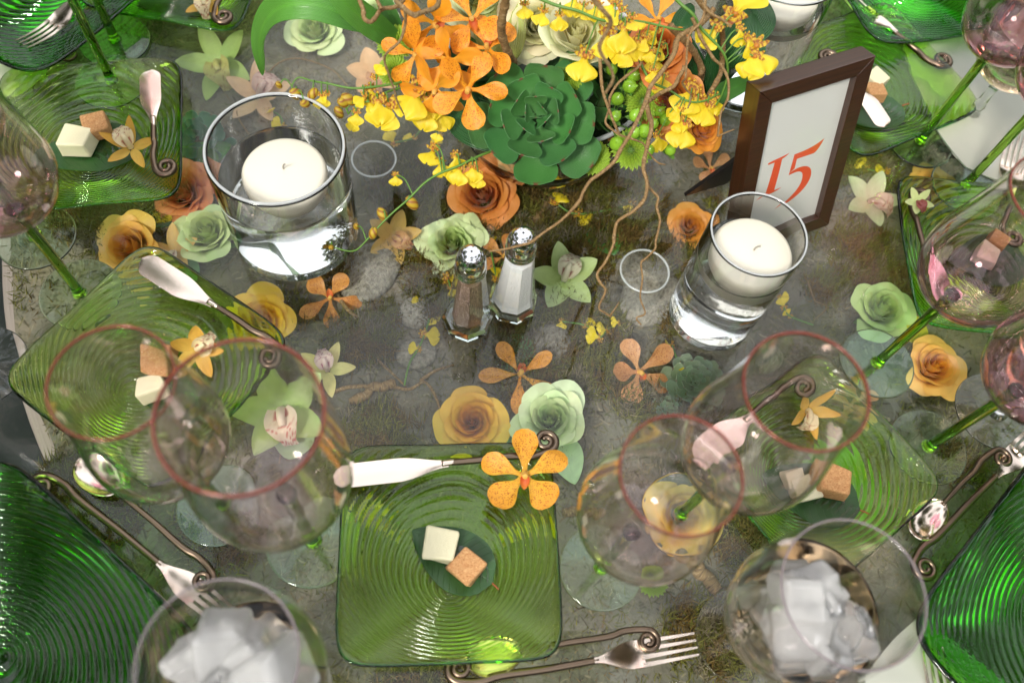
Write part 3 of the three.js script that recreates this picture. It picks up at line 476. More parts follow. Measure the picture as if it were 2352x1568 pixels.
charger('large ribbed green dinner plate next to the goblet heaped with ice', C1, yawC([0, 1075], [415, 1470]) + PI);
charger('large ribbed green dinner plate whose corner touches the pale napkin and bare fork tines', C2, yawC([2352, 1100], [2108, 1415]));
charger('large bright green dinner plate with a raised rim under the far iced wine glass', C3, yawC([2168, 0], [2335, 178]));
charger('large green dinner plate under a fork behind the table number frame', C4, yawC([2000, 95], [2280, 60]), 0.9);
charger('large dark green dinner plate under the far fork with black tines', C5, yawC([128, 190], [330, 20]));

// ---------------------------------------------------------------- what lies on the plates
const leafG = [0.022, 0.075, 0.016];
function restLeaf(label, pos, L, W, yaw, tilt = 0.0) { const o = thing('leaf', label, 'leaf', pos, [tilt, yaw, 0], 'dark leaves under the butter'); const g = flatLeaf(L, W, leafG); g.translate(0, 0, -L / 2); part('leaf_blade', g, M.leaf, o); part('leaf_stalk', tube([V3(0, 0, -L / 2), V3(0.001, 0.002, -L / 2 - 0.004), V3(0.002, 0.003, -L / 2 - 0.008)], 0.0008, 6, 6), std({ color: rgb(0.3, 0.08, 0.03) }), o); return o; }
const lift = (x, y, h) => at(x, y, h);
restLeaf('dark oval leaf under butter and bread on the middle near plate', lift(1038, 1278, 0.007), 0.087, 0.056, yawOf(at(1135, 1335, 0.007), at(942, 1208, 0.007)) + PI / 2);
butterPat('square butter pat on the leaf of the middle near plate', lift(1010, 1260, 0.0085), -0.05, 0.029);
toastCube('toasted bread cube on the leaf of the middle near plate', lift(1070, 1304, 0.0085), -0.55, 0.0265, 0.1);
restLeaf('dark leaf under the butter on the plate with two wine glasses', lift(395, 900, 0.007), 0.075, 0.05, 0.9);
butterPat('leaning butter pat on the plate under two wine glasses', lift(352, 893, 0.009), 0.5, 0.026, -0.25);
toastCube('pinkish toasted bread cube on the plate under two wine glasses', lift(372, 832, 0.0085), 0.1, 0.027, 0.3);
restLeaf('dark leaf under the butter on the plate with the upright spreader', lift(205, 345, 0.007), 0.115, 0.062, -1.15);
butterPat('pale butter pat on the plate with the upright spreader', lift(186, 336, 0.0085), 0.05, 0.031);
toastCube('toasted bread cube touching butter on the plate with the upright spreader', lift(228, 304, 0.0085), 0.6, 0.026);
restLeaf('dark leaf under the thick toasted cube on the plate below the tall candle', lift(1860, 1130, 0.007), 0.10, 0.06, -1.75);
butterPat('narrow butter pat seen through glass on the plate below the tall candle', lift(1828, 1108, 0.0085), 0.5, 0.020, 0.2);
butterPat('half hidden butter pat beside the thick toasted cube', lift(1846, 1128, 0.0085), 0.4, 0.022);
toastCube('thick toasted bread cube on the plate below the tall candle', lift(1900, 1112, 0.0085), -0.12, 0.030);
restLeaf('dark leaf under the butter inside the view of the large red rimmed glass', lift(2265, 600, 0.007), 0.10, 0.07, -1.3);
butterPat('butter pat seen inside the large red rimmed wine glass', lift(2258, 592, 0.0085), -0.4, 0.026);
toastCube('orange toasted bread cube seen inside the large red rimmed wine glass', lift(2282, 560, 0.0085), -0.5, 0.021);
butterPat('butter pat at the hidden edge of the table number frame', lift(2008, 193, 0.009), 0.9, 0.024);
toastCube('orange bread cube at the hidden edge of the table number frame', lift(2003, 222, 0.0085), 0.2, 0.022);
restLeaf('dark leaf on the plate behind the table number frame', lift(2015, 262, 0.007), 0.075, 0.05, -1.0);
restLeaf('dark leaf on the far plate beside the orchid', lift(405, 8, 0.007), 0.09, 0.05, -1.3);

const yl = [0.78, 0.52, 0.10], ylT = [0.80, 0.44, 0.06], lipC = [0.85, 0.74, 0.46], redS = [0.34, 0.03, 0.02];
mokara('orange orchid with brown spots on the corner of the middle near plate', at(1205, 1092, 0.030), 0.043, [0.82, 0.44, 0.03], [0.80, 0.33, 0.015], [0.05, 0.12, 0], { raise: 0.12, curl: -0.22, w: 1.12 });
cymbidium('yellow orchid with red lip marks between bread cube and spreader scroll', at(452, 800, 0.018), 0.030, yl, ylT, lipC, redS, [0.45, 2.5, 0.35], { b0: 0.5, bend: 1.2 });
cymbidium('yellow orchid with a red spotted lip beside the upright spreader', at(300, 338, 0.018), 0.033, yl, ylT, lipC, redS, [0.5, -2.4, 0.25], { w: 0.34 });
cymbidium('yellow orchid with a cream lip beside the spreader scroll, seen through a rim', at(1862, 938, 0.020), 0.031, yl, ylT, lipC, redS, [0.6, -0.35, -0.3], { w: 0.36 });
cymbidium('yellow orchid with a red throat on the far plate', at(478, 2, 0.022), 0.033, yl, ylT, lipC, redS, [0.3, 0.2, 0.1], { w: 0.36 });
cymbidium('small pale green orchid over the spreader handle of the plate behind the red rimmed glass', at(2108, 463, 0.032), 0.018, [0.52, 0.62, 0.24], [0.60, 0.66, 0.30], [0.3, 0.08, 0.07], [0.2, 0.03, 0.03], [0.3, 0.6, 0.2], {});

// ---------------------------------------------------------------- flatware
const H = 0.021;
flatware('spreader', 'butter spreader across the middle near plate, its scroll behind the spotted orchid', at(768, 1095, H), at(1282, 1040, H), { side: 1 });
flatware('spreader', 'butter spreader along the edge of the plate under two wine glasses', at(330, 600, H), at(662, 815, H), { side: -1, w: 0.025 });
flatware('spreader', 'butter spreader standing across the plate above the lone wine glass', at(352, 168, 0.03), at(360, 412, H), { side: 1 });
flatware('spreader', 'butter spreader with broad blade on the plate below the tall candle', at(1583, 1058, 0.016), at(1872, 838, H), { side: -1, w: 0.034, L: 0.155 });
flatware('spreader', 'butter spreader pointing at the viewer behind the red rimmed wine glass', at(2152, 722, H), at(2085, 440, H), { side: -1 });
flatware('spreader', 'butter spreader blade poking out behind the table number frame', at(2026, 300, H), at(1905, 120, H), { side: 1 });
flatware('spreader', 'butter spreader on the far plate with its scroll by the orchid', at(565, -150, H), at(488, 58, H), { side: 1 });
flatware('spoon', 'teaspoon half under the middle near plate', at(1070, 1520, 0.001), at(1505, 1443, 0.001), { side: -1 });
flatware('spoon', 'teaspoon on the moss edge beside the twin forked place, bowl reflecting yellow', at(186, 1060, 0.001), at(506, 1330, 0.001), { side: -1 });
flatware('spoon', 'teaspoon at the corner of the plate with the thick toasted cube', at(2090, 1232, 0.001), at(2290, 1026, 0.001), { side: -1 });
flatware('spoon', 'teaspoon whose scroll lies beside the far fork with black tines', at(268, -70, 0.001), at(142, 128, 0.001), { side: 1, L: 0.155 });
flatware('fork', 'dinner fork below the middle near plate, tines under the goblet foot', at(1592, 1482, 0.001), at(1028, 1572, 0.001), { side: -1 });
flatware('fork', 'dinner fork along the near dark dinner plate, tines behind the iced goblet', at(548, 1440, 0.001), at(100, 1082, 0.001), { side: 1 });
flatware('fork', 'dinner fork beside the dinner plate that meets the pale napkin', at(2400, 978, 0.001), at(2080, 1302, 0.001), { side: 1 });
flatware('fork', 'far dinner fork with black tines over a dark plate', at(60, 120, 0.006), at(205, -28, 0.02), { side: 1, L: 0.20 });
flatware('fork', 'dinner fork behind the red rimmed wine glass, tines pointing away', at(2325, 318, 0.006), at(2300, 560, 0.004), { side: 1 });
flatware('fork', 'dinner fork crossing the far green plate behind the frame', at(1925, -12, 0.012), at(2165, 168, 0.012), { side: 1 });
flatware('fork', 'dinner fork lying tines first on the pale napkin', at(2125, 1492, 0.008), at(2225, 1800, 0.004), { side: 1 });

// ---------------------------------------------------------------- glasses
wineGlass('wine glass with its rim over the butter of the corner turned plate', on(504, 1160), 0.3).scale.setScalar(0.965);
wineGlass('wine glass whose wide rim hides the spreader scroll of the corner turned plate', on(720, 1242), 1.1, wideBowl).scale.setScalar(1.07);
wineGlass('wine glass standing right beside the middle near plate', on(1380, 1304), 2.0).scale.setScalar(0.975);
wineGlass('wine glass above a yellow rose, its rim over the scroll and yellow orchid', on(1567, 1180), 0.9).scale.setScalar(1.025);
wineGlass('large red rimmed wine glass over the plate beside the table number', on(2013, 835), 2.6, magentaBowl);
wineGlass('wine glass cut by the frame edge below the large red rimmed one', on(2130, 1027), 0.2, magentaBowl);
wineGlass('magenta bowled wine glass in front of the far bright green plate', on(2112, 326), 1.5, magentaBowl);
wineGlass('wine glass cut by the frame edge over the orange rose beside the fork', on(2214, 430), 0.7, magentaBowl);
wineGlass('lone wine glass with a pink bowl beside the yellow rose', on(185, 675), 1.3, magentaBowl);
wineGlass('wine glass whose foot shows behind the lone pink bowled one', on(84, 545), 2.2);
wineGlass('far wine glass with its stem crossing the upper ribbed plate edge', on(258, 190), 0.5);
wineGlass('far wine glass with its foot beside the scroll of a teaspoon', on(265, 95), 1.9);
const iceHeap = (n, y0, y1, R, a, b) => Array.from({ length: n }, (_, i) => { const t = i / n, an = i * 2.4, r = R * sqrt((i * 0.618) % 1) * (1 - 0.35 * t); return [cos(an) * r, lerp(y0, y1, t), sin(an) * r, rr(a, b)]; });
goblet('clear goblet of iced drink at the near corner by the pale napkin', on(1704, 1462), iceHeap(18, 0.126, 0.184, 0.040, 0.030, 0.040), 0.155);
goblet('clear goblet heaped with ice beside the dark dinner plate', on(646, 1580), iceHeap(22, 0.124, 0.200, 0.038, 0.030, 0.042), 0.13);
goblet('clear goblet of water on the pale napkin behind the red rimmed glasses', on(2228, 268), [[0.0, 0.165, 0.0, 0.04], [0.02, 0.16, 0.02, 0.036]], 0.15);
goblet('clear goblet at the frame edge beside the wine glass foot under the mossy corner', on(2285, 945), [[0.0, 0.165, 0.01, 0.04]], 0.15);
goblet('clear goblet at the frame edge over the dark cloth', on(-40, 842), [], 0.13);
goblet('clear goblet at the frame edge over the far pale napkin', on(-12, 225), [[0.0, 0.165, 0.01, 0.04]], 0.15);

// ---------------------------------------------------------------- candles, shakers, table number
const clear0 = 0.0008;
candleVase('wide glass cylinder with a floating candle beside the corner turned plate', on(682, 528), 0.0655, 0.141, 0.095, 0.0405, 0.042);
candleVase('slim glass cylinder with a floating candle in front of the table number', on(1630, 722), 0.0450, 0.160, 0.118, 0.0385, 0.040);
candleVase('far glass cylinder with a floating candle behind the flowers', on(1698, 178), 0.058, 0.170, 0.125, 0.042, 0.036);
const pepperTex = canvasTex(128, 128, (c, w, h) => { c.fillStyle = '#8a705a'; c.fillRect(0, 0, w, h); for (let i = 0; i < 1800; i++) { c.fillStyle = ['#4a382d', '#a98f74', '#c4ad90', '#6a5140', '#8b7059'][floor(rnd() * 5)]; c.fillRect(rr(0, w), rr(0, h), rr(1, 3), rr(1, 3)); } }); pepperTex.repeat.set(2, 2);
M.pepper = std({ map: pepperTex, roughness: 0.95, bumpMap: fine, bumpScale: 0.0015 });
shaker('faceted glass shaker of ground pepper with a chrome cap', on(1073, 737), M.pepper, 0.078, 0.2, 0.84);
shaker('faceted glass shaker of white salt with a chrome cap', on(1176, 698), M.salt, 0.082, 0.35, 1.1);
{
  const yaw = 0.5705, tl = 0.317, o = thing('table_number_frame', 'dark brown picture frame showing the number 15 in orange', 'picture frame', V3(0.2756, TOP + 0.0012, -0.5675), [0, yaw, 0]);
  const w = 0.097, h = 0.177, b = 0.0165, dp = 0.020, tiltG = (g) => g.rotateX(-tl);
  const bar = (pts) => { const s = new THREE.Shape(pts.map(([x, y]) => new THREE.Vector2(x, y))); return tiltG(new THREE.ExtrudeGeometry(s, { depth: dp, bevelEnabled: true, bevelSize: 0.0007, bevelThickness: 0.0007, bevelSegments: 2, curveSegments: 4 }).translate(0, 0, -dp)); };
  const x0 = -w / 2, x1 = w / 2, X0 = x0 - b, X1 = x1 + b, y0 = b, y1 = b + h, Y0 = 0, Y1 = h + 2 * b, e = 0.0008;
  const wood = canvasTex(128, 128, (c, W, Hh) => { c.fillStyle = '#3a1c0d'; c.fillRect(0, 0, W, Hh); for (let i = 0; i < 160; i++) { c.strokeStyle = `rgba(${rnd() < 0.5 ? '16,8,4' : '70,40,22'},${rr(0.08, 0.3)})`; c.lineWidth = rr(0.5, 2); const y = rr(0, Hh); c.beginPath(); c.moveTo(0, y); c.bezierCurveTo(W / 3, y + rr(-4, 4), W * 0.6, y + rr(-4, 4), W, y + rr(-5, 5)); c.stroke(); } }); wood.repeat.set(12, 12);
  const fm = phys({ map: wood, roughness: 0.34, clearcoat: 0.7, clearcoatRoughness: 0.22, bumpMap: wood, bumpScale: 0.0002 });
  part('frame_bar', bar([[X0 + e, Y1], [X1 - e, Y1], [x1, y1 + e], [x0, y1 + e]]), fm, o);
  part('frame_bar', bar([[X0 + e, Y0], [x0, y0 - e], [x1, y0 - e], [X1 - e, Y0]]), fm, o);
  part('frame_bar', bar([[X0, Y0 + e], [X0, Y1 - e], [x0 - e, y1], [x0 - e, y0]]), fm, o);
  part('frame_bar', bar([[X1, Y0 + e], [x1 + e, y0], [x1 + e, y1], [X1, Y1 - e]]), fm, o);
  const tex = canvasTex(512, 934, (c, W, Hh) => {
    c.fillStyle = '#d0cec9'; c.fillRect(0, 0, W, Hh); c.fillStyle = '#d9512c'; c.strokeStyle = '#d9512c';
    const U = (u) => u * W, Vv = (v) => v * Hh;
    // calligraphic 1: slanted stem with serifs
    c.beginPath(); c.moveTo(U(0.255), Vv(0.445)); c.lineTo(U(0.345), Vv(0.44)); c.bezierCurveTo(U(0.345), Vv(0.55), U(0.335), Vv(0.62), U(0.325), Vv(0.685)); c.lineTo(U(0.215), Vv(0.69)); c.bezierCurveTo(U(0.235), Vv(0.60), U(0.25), Vv(0.52), U(0.255), Vv(0.445)); c.fill();
    c.beginPath(); c.moveTo(U(0.17), Vv(0.452)); c.bezierCurveTo(U(0.25), Vv(0.438), U(0.36), Vv(0.440), U(0.43), Vv(0.425)); c.bezierCurveTo(U(0.37), Vv(0.462), U(0.28), Vv(0.462), U(0.17), Vv(0.464)); c.fill();
    c.beginPath(); c.moveTo(U(0.10), Vv(0.708)); c.bezierCurveTo(U(0.18), Vv(0.670), U(0.34), Vv(0.680), U(0.42), Vv(0.672)); c.bezierCurveTo(U(0.34), Vv(0.702), U(0.22), Vv(0.690), U(0.10), Vv(0.708)); c.fill();
    // old-style 5: flag, stem, bowl with a long tail below the line
    c.beginPath(); c.moveTo(U(0.50), Vv(0.452)); c.bezierCurveTo(U(0.62), Vv(0.450), U(0.74), Vv(0.446), U(0.86), Vv(0.405)); c.bezierCurveTo(U(0.83), Vv(0.455), U(0.80), Vv(0.485), U(0.76), Vv(0.492)); c.lineTo(U(0.535), Vv(0.492)); c.closePath(); c.fill();
    c.beginPath(); c.moveTo(U(0.50), Vv(0.452)); c.lineTo(U(0.548), Vv(0.470)); c.lineTo(U(0.545), Vv(0.560)); c.lineTo(U(0.485), Vv(0.585)); c.closePath(); c.fill();
    c.beginPath(); c.moveTo(U(0.485), Vv(0.585)); c.bezierCurveTo(U(0.60), Vv(0.545), U(0.80), Vv(0.560), U(0.80), Vv(0.665)); c.bezierCurveTo(U(0.79), Vv(0.76), U(0.62), Vv(0.815), U(0.40), Vv(0.842)); c.bezierCurveTo(U(0.58), Vv(0.79), U(0.69), Vv(0.73), U(0.685), Vv(0.660)); c.bezierCurveTo(U(0.68), Vv(0.59), U(0.60), Vv(0.585), U(0.485), Vv(0.598)); c.fill();
  });
  const pg = new THREE.BoxGeometry(w + 0.006, h + 0.006, 0.0008); { const uv = pg.attributes.uv; for (let i = 0; i < uv.count; i++) uv.setXY(i, (uv.getX(i) * (w + 0.006) - 0.003) / w, (uv.getY(i) * (h + 0.006) - 0.003) / h); }
  part('number_card', tiltG(pg.translate(0, b + h / 2, -0.008)), std({ map: tex, roughness: 0.6 }), o);
  part('cover_glass', tiltG(new THREE.BoxGeometry(w + 0.004, h + 0.004, 0.0012).translate(0, b + h / 2, -0.0058)), M.pane, o);
  part('backing_board', tiltG(new RoundedBoxGeometry(w + 2 * b - 0.004, h + 2 * b - 0.004, 0.003, 2, 0.001).translate(0, b + h / 2, -dp - 0.003)), M.frameDark, o);
  part('easel_leg', sheet((u, v) => { const a = mix3([-0.05, 0.11, -0.062], [-0.01, 0.11, -0.062], u), b = mix3([-0.072, 0.002, -0.094], [-0.02, 0.002, -0.092], u); return mix3(a, b, v); }, 4, 4, 0.004), M.frameDark, o);
}

// ---------------------------------------------------------------- napkins
function napkin(label, pts, h = 0.0015, th = 0.0035) { // pts: outline corners seen in the photograph, smoothed and slightly puffed
  const q = pts.map(([x, y]) => at(x, y, h)), c = q.reduce((s, p) => s.add(p), V3()).multiplyScalar(1 / q.length), cr = new THREE.CatmullRomCurve3(q, true, 'catmullrom', 0.15), K = 96, e = cr.getSpacedPoints(K);
  const g = sheet((u, v) => { const p = e[Math.round(u * K) % K].clone().sub(c).multiplyScalar(max(v, 0.0005)); return [p.x, th / 2 + 0.004 * (1 - v * v) + 0.0012 * noise(p.x * 40, p.z * 40, 3) + 0.0016 * noise(p.x * 12, p.z * 12, 8), p.z]; }, K, 24, th);
  const o = solo('napkin', g, M.napkin, label, 'napkin', 'pale folded cloth napkins'); o.position.set(c.x, TOP + h, c.z); return o;
}
napkin('pale folded napkin under the near corner fork and green dinner plate', [[2110, 1418], [2170, 1462], [2380, 1640], [2330, 1800], [2040, 1760], [1985, 1560], [2050, 1470]]);
napkin('pale folded napkin under the far goblet beside the table number', [[2075, 92], [2260, 66], [2420, 180], [2440, 380], [2300, 420], [2215, 385], [2150, 300], [2095, 180]]);
napkin('pale folded napkin under the far corner plate at the frame edge', [[-60, 98], [30, 104], [80, 122], [102, 150], [112, 180], [80, 205], [-70, 260]]);

// ---------------------------------------------------------------- under the glass
const px = (w, y) => w / 2 * lerp(0.60, 0.435, y / 1568) / 1000;   // half width in metres of something w pixels wide at row y
const YO = [[0.84, 0.39, 0.035], [0.88, 0.51, 0.12]], GR = [[0.50, 0.62, 0.19], [0.66, 0.76, 0.40]], OR = [[0.70, 0.20, 0.03], [0.72, 0.25, 0.06]], YE = [[0.86, 0.44, 0.012], [0.88, 0.54, 0.05]];
const ROSES = [
  ['yellow orange rose beside the pink bowled wine glass', 305, 540, 150, YO, [0.35, 0.4, 0.2], {}],
  ['pale green rose half behind the wide candle vase', 478, 528, 142, GR, [0.2, 2.0, -0.2], { tip: 0.14 }],
  ['red orange ruffled rose at the corner of the plate with the upright spreader', 425, 425, 150, OR, [0.2, 1.1, 0.1], { edge: [0.75, 0.28, 0.16], wav: 0.05 }],
  ['yellow rose seen through the edge of the corner turned plate', 592, 722, 140, YE, [0.25, 3.0, 0.2], {}],
  ['big orange rose under the front of the centrepiece', 1115, 428, 165, [[0.66, 0.22, 0.03], [0.70, 0.26, 0.05]], [0.3, 0.7, 0], {}],
  ['ruffled green rose behind the pepper shaker', 1042, 545, 150, GR, [0.15, 1.6, 0.1], { wav: 0.06, tip: 0.02 }],
  ['yellow rose touching the back edge of the middle near plate', 1088, 952, 158, YE, [0.25, 5.0, 0.05], { tip: 0.08 }],
  ['pale green pointed rose next to the yellow one behind the middle near plate', 1268, 955, 160, [[0.56, 0.69, 0.32], [0.72, 0.82, 0.50]], [0.1, 0.2, 0.05], { tip: 0.20 }],
  ['orange rose between willow tips and the table number frame', 1590, 508, 110, [[0.72, 0.28, 0.03], [0.76, 0.33, 0.05]], [0.3, 2.2, 0], {}],
  ['fresh green rose beside the plate behind the red rimmed glass', 2030, 706, 150, [[0.36, 0.52, 0.14], [0.48, 0.64, 0.26]], [0.1, 4.1, 0.05], { n: 26 }],
  ['peach orange rose right of the large red rimmed glass foot', 2152, 838, 145, YO, [0.2, 1.9, -0.1], {}],
  ['pale green rose under the big arching leaf', 725, 52, 140, GR, [0.2, 0.9, 0], { tip: 0.03 }],
  ['pale green rose at the far edge beside the arching leaf', 868, 22, 100, GR, [0.25, 3.9, 0], {}],
  ['orange rose under two far wine glass feet', 2142, 425, 125, YO, [0.2, 5.2, 0], {}],
  ['yellow rose seen through the wine glass feet right of the middle near plate', 1565, 1170, 165, YE, [0.35, 3.3, 0.05], {}],
];
for (const [l, x, y, w, [a, b], rot, o] of ROSES) { const R = px(w, y) * 0.90, p = under(x, y, BED + R * 0.7); rose(l, p, R, a, b, rot, o); }
const gA = [0.36, 0.50, 0.14], gB = [0.50, 0.62, 0.26], pch = [0.66, 0.42, 0.22], pY = [0.66, 0.60, 0.22];
const ORCH = [
  ['large green orchid with a pink lip under the wine glass rims', 645, 930, 215, gA, gB, [0.75, 0.62, 0.5], [0.5, 0.06, 0.06], [0.15, 0.5, 0.05], { w: 0.62 }],
  ['green orchid with a maroon tipped lip beside the salt shaker', 1300, 625, 155, gA, gB, [0.66, 0.62, 0.45], [0.2, 0.02, 0.03], [0.25, 2.9, 0], { w: 0.58 }],
  ['yellow green orchid far beside the upright spreader plate', 498, 128, 175, gA, [0.46, 0.58, 0.2], [0.5, 0.46, 0.14], [0.3, 0.2, 0.05], [0.35, 0.6, 0.1], {}],
  ['faded peach orchid behind the wide candle vase', 592, 205, 150, pch, [0.62, 0.42, 0.26], [0.6, 0.42, 0.36], [0.3, 0.1, 0.1], [0.3, 2.6, 0], {}],
  ['pale yellow orchid with a purple lip right of the wine glass rims', 748, 838, 120, pY, [0.72, 0.62, 0.26], [0.66, 0.5, 0.48], [0.28, 0.04, 0.12], [0.3, 3.6, 0.1], {}],
  ['brownish yellow orchid right of the wide candle vase', 905, 532, 120, [0.60, 0.36, 0.06], [0.62, 0.42, 0.12], [0.55, 0.3, 0.1], [0.3, 0.05, 0.03], [0.3, 1.2, 0.1], { w: 0.52 }],
  ['orchid with a purple freckled lip between yellow and green roses', 390, 562, 120, [0.68, 0.40, 0.10], [0.72, 0.46, 0.16], [0.62, 0.52, 0.42], [0.22, 0.03, 0.12], [0.2, 0.2, 0.1], {}],
  ['pale blush orchid with green petals beside the table number frame', 2010, 448, 140, [0.64, 0.52, 0.36], [0.56, 0.62, 0.36], [0.66, 0.42, 0.36], [0.4, 0.1, 0.08], [0.2, 1.0, 0], { w: 0.52 }],
  ['pale peach orchid behind the arching leaf tip and left orange blooms', 858, 150, 120, [0.70, 0.42, 0.20], [0.74, 0.46, 0.24], [0.7, 0.4, 0.2], [0.5, 0.1, 0.06], [0.2, 0.4, 0], { w: 0.7 }],
];
const lifted = (p, h) => { p.y += h; return p; };
for (const [l, x, y, w, a, b, lp, sp, rot, o] of ORCH) cymbidium(l, lifted(under(x, y, BED + 0.026), 0.012), px(w, y) * 1.02, a, b, lp, sp, rot, { bend: 0.6, raise: 0.22, ...o, group: 'orchids under the glass' });
const mo = [0.62, 0.26, 0.05], mp = [0.60, 0.30, 0.12];
const MOK = [
  ['orange orchid in front of the wide candle vase', 755, 672, 135, mo, mo, [0.75, 3.4, 0.3]], ['orange five petalled orchid in front of the pepper shaker', 1197, 848, 180, [0.74, 0.34, 0.02], [0.76, 0.32, 0.03], [0.3, 3.1, 0.1], 0.72],
  ['orange brown orchid left of the slim candle vase base', 1475, 842, 165, mp, [0.58, 0.26, 0.08], [0.55, 0.5, -0.35]], ['faded peach orchid behind the yellow orchid and scroll', 1978, 918, 120, mp, mp, [0.2, 1.4, 0]],
  ['orange orchid between the shakers', 1160, 575, 110, mo, mo, [0.2, 2.2, 0]], ['orange orchid left of the frame leg', 1640, 372, 100, mp, mp, [0.1, 0.3, 0]],
];
for (const [l, x, y, w, a, b, rot, nw] of MOK) mokara(l, lifted(under(x, y, BED + 0.024), 0.012), px(w, y), a, b, rot, { group: 'orchids under the glass', raise: 0.25, curl: -0.35, w: nw });
// loose oncidium sprigs under the glass
function sprig(label, p, list, group = 'yellow sprigs under the glass') { const o = thing('oncidium_sprig', label, 'orchid sprig', p, [0, 0, 0], group); const q = list.map(([x, y, r]) => { const w = under(x, y, BED + 0.012).sub(p); w.y = 0.010 + rr(0, 0.006); return [w, r]; }); if (q.length > 1) part('stem', tube(q.map(([w]) => w.clone()), 0.0011, 30, 6), M.greenStem, o); for (const [w, r] of q) if (r) floret(o, w, r, [rr(-0.7, 0.2), rr(0, 6.2), rr(-0.4, 0.4)]); return o; }
sprig('yellow orchid sprig left of the pepper shaker base', under(975, 765), [[965, 690, 0.008], [985, 720, 0.011], [975, 765, 0.014], [960, 800, 0.009], [940, 830, 0], [928, 880, 0]]);
sprig('yellow orchid sprig right of the salt shaker', under(1375, 770), [[1290, 735, 0.008], [1345, 745, 0.010], [1375, 775, 0.013], [1395, 755, 0.011], [1420, 740, 0.008]]);
sprig('yellow petals between green rose and pepper shaker', under(1028, 640), [[1028, 640, 0.016], [1035, 660, 0.009]]);
sprig('yellow petals between the two shakers', under(1130, 600), [[1125, 565, 0.014], [1140, 640, 0.013]]);
sprig('yellow florets in the dark moss below the succulent', under(1310, 470), [[1275, 465, 0.015], [1330, 490, 0.014], [1450, 470, 0.011], [1395, 455, 0.009]]);
sprig('yellow florets on the moss left of the centrepiece', under(950, 310), [[905, 330, 0.013], [950, 320, 0.011], [980, 285, 0.012], [1010, 310, 0.010]]);
sprig('yellow florets under the far side of the wide candle vase', under(650, 250), [[622, 250, 0.009], [650, 288, 0.011], [560, 440, 0.010]]);
sprig('yellow florets right of the slim candle vase', under(1800, 700), [[1795, 680, 0.008], [1800, 705, 0.009], [1815, 725, 0.007], [1870, 745, 0]]);
sprig('yellow florets at the slim candle vase base', under(1560, 830), [[1545, 790, 0.009], [1560, 835, 0.008]]);
sprig('yellow flowers seen below the far plate edge beside the frame', under(2000, 360), [[1985, 330, 0.014], [2020, 350, 0.014], [1990, 385, 0.012], [2035, 395, 0.012]]);
sprig('yellow petals seen through the middle near plate', under(880, 1170), [[862, 1195, 0.016], [880, 1150, 0.013], [905, 1215, 0.012]]);
sprig('lime florets under the spotted orchid on the middle near plate', under(1195, 1215), [[1200, 1200, 0.014], [1185, 1235, 0.011]]);
sprig('yellow florets left of the red orange rose', under(330, 470), [[290, 462, 0.011], [352, 490, 0.012], [368, 500, 0.010]]);
mum('green button flower between wine glass and near goblet', under(1512, 1325), 0.016, [0.26, 0.42, 0.05], [0, 0, 0], 'green button flowers');
mum('fluffy green flower head behind the orange orchid near the pepper shaker', under(1192, 800), 0.028, [0.13, 0.30, 0.07], [0, 0, 0], 'green button flowers');
succulent('grey green succulent below the slim candle vase', under(1602, 862), 0.036, [0.2, 0.3, 0.05], [0.20, 0.29, 0.15], { n: 30, group: 'succulents' });
succulent('grey green succulent in the moss by the orange brown orchid', under(1545, 925), 0.020, [0.1, 1.3, 0], [0.19, 0.27, 0.15], { n: 20, group: 'succulents' });
succulent('teal leafed succulent left of the wide candle vase', under(452, 300), 0.042, [0.25, 0.8, 0], [0.05, 0.18, 0.09], { n: 18, w: 1.0, group: 'succulents' });
for (const [l, x, y, L, W, yaw, c] of [
  ['dark leaf below the red orange rose', 398, 370, 0.07, 0.05, 0.8, [0.03, 0.13, 0.03]], ['bright leaf right of the upright spreader plate', 440, 335, 0.08, 0.045, 2.2, [0.07, 0.24, 0.04]], ['dark leaf left of the red orange rose', 350, 470, 0.07, 0.05, -0.9, [0.025, 0.09, 0.02]],
  ['green leaf between the two near roses behind the middle plate', 1180, 1000, 0.05, 0.03, 1.2, [0.16, 0.30, 0.12]], ['pale leaf below the pointed green rose', 1310, 1045, 0.055, 0.035, 0.4, [0.42, 0.60, 0.34]], ['teal leaf under the corner of the turned plate', 415, 610, 0.045, 0.03, 0.3, [0.13, 0.27, 0.15]],
  ['green leaf left of the pepper shaker cap', 1180, 500, 0.06, 0.035, 2.4, [0.05, 0.19, 0.04]], ['ivy leaf right of the orange rose in the dark moss', 1400, 530, 0.05, 0.045, 0.5, [0.07, 0.24, 0.04]], ['broad leaf seen through the plate below the tall candle', 1960, 1100, 0.10, 0.06, 0.5, [0.16, 0.42, 0.05]], ['green leaf below the yellow orchid at the plate by the candle', 1745, 960, 0.055, 0.04, 1.8, [0.18, 0.30, 0.14]],
  ['bright leaf under the green cheese plate corner', 2115, 745, 0.05, 0.04, 0.7, [0.42, 0.42, 0.03]], ['dark leaf under the near edge of the orange rose', 1205, 468, 0.06, 0.04, -2.0, [0.04, 0.16, 0.03]], ['pale green petal leaf left of the middle near plate', 668, 1000, 0.05, 0.045, 0.1, [0.40, 0.54, 0.30]],
]) { const o = thing('fallen_leaf', l, 'leaf', under(x, y), [rr(-0.1, 0.1), yaw, rr(-0.15, 0.15)], 'leaves on the moss'); o.position.y += 0.007; const g = flatLeaf(L, W, c, 0.4); g.translate(0, 0, -L / 2); part('leaf_blade', g, M.leaf, o); }
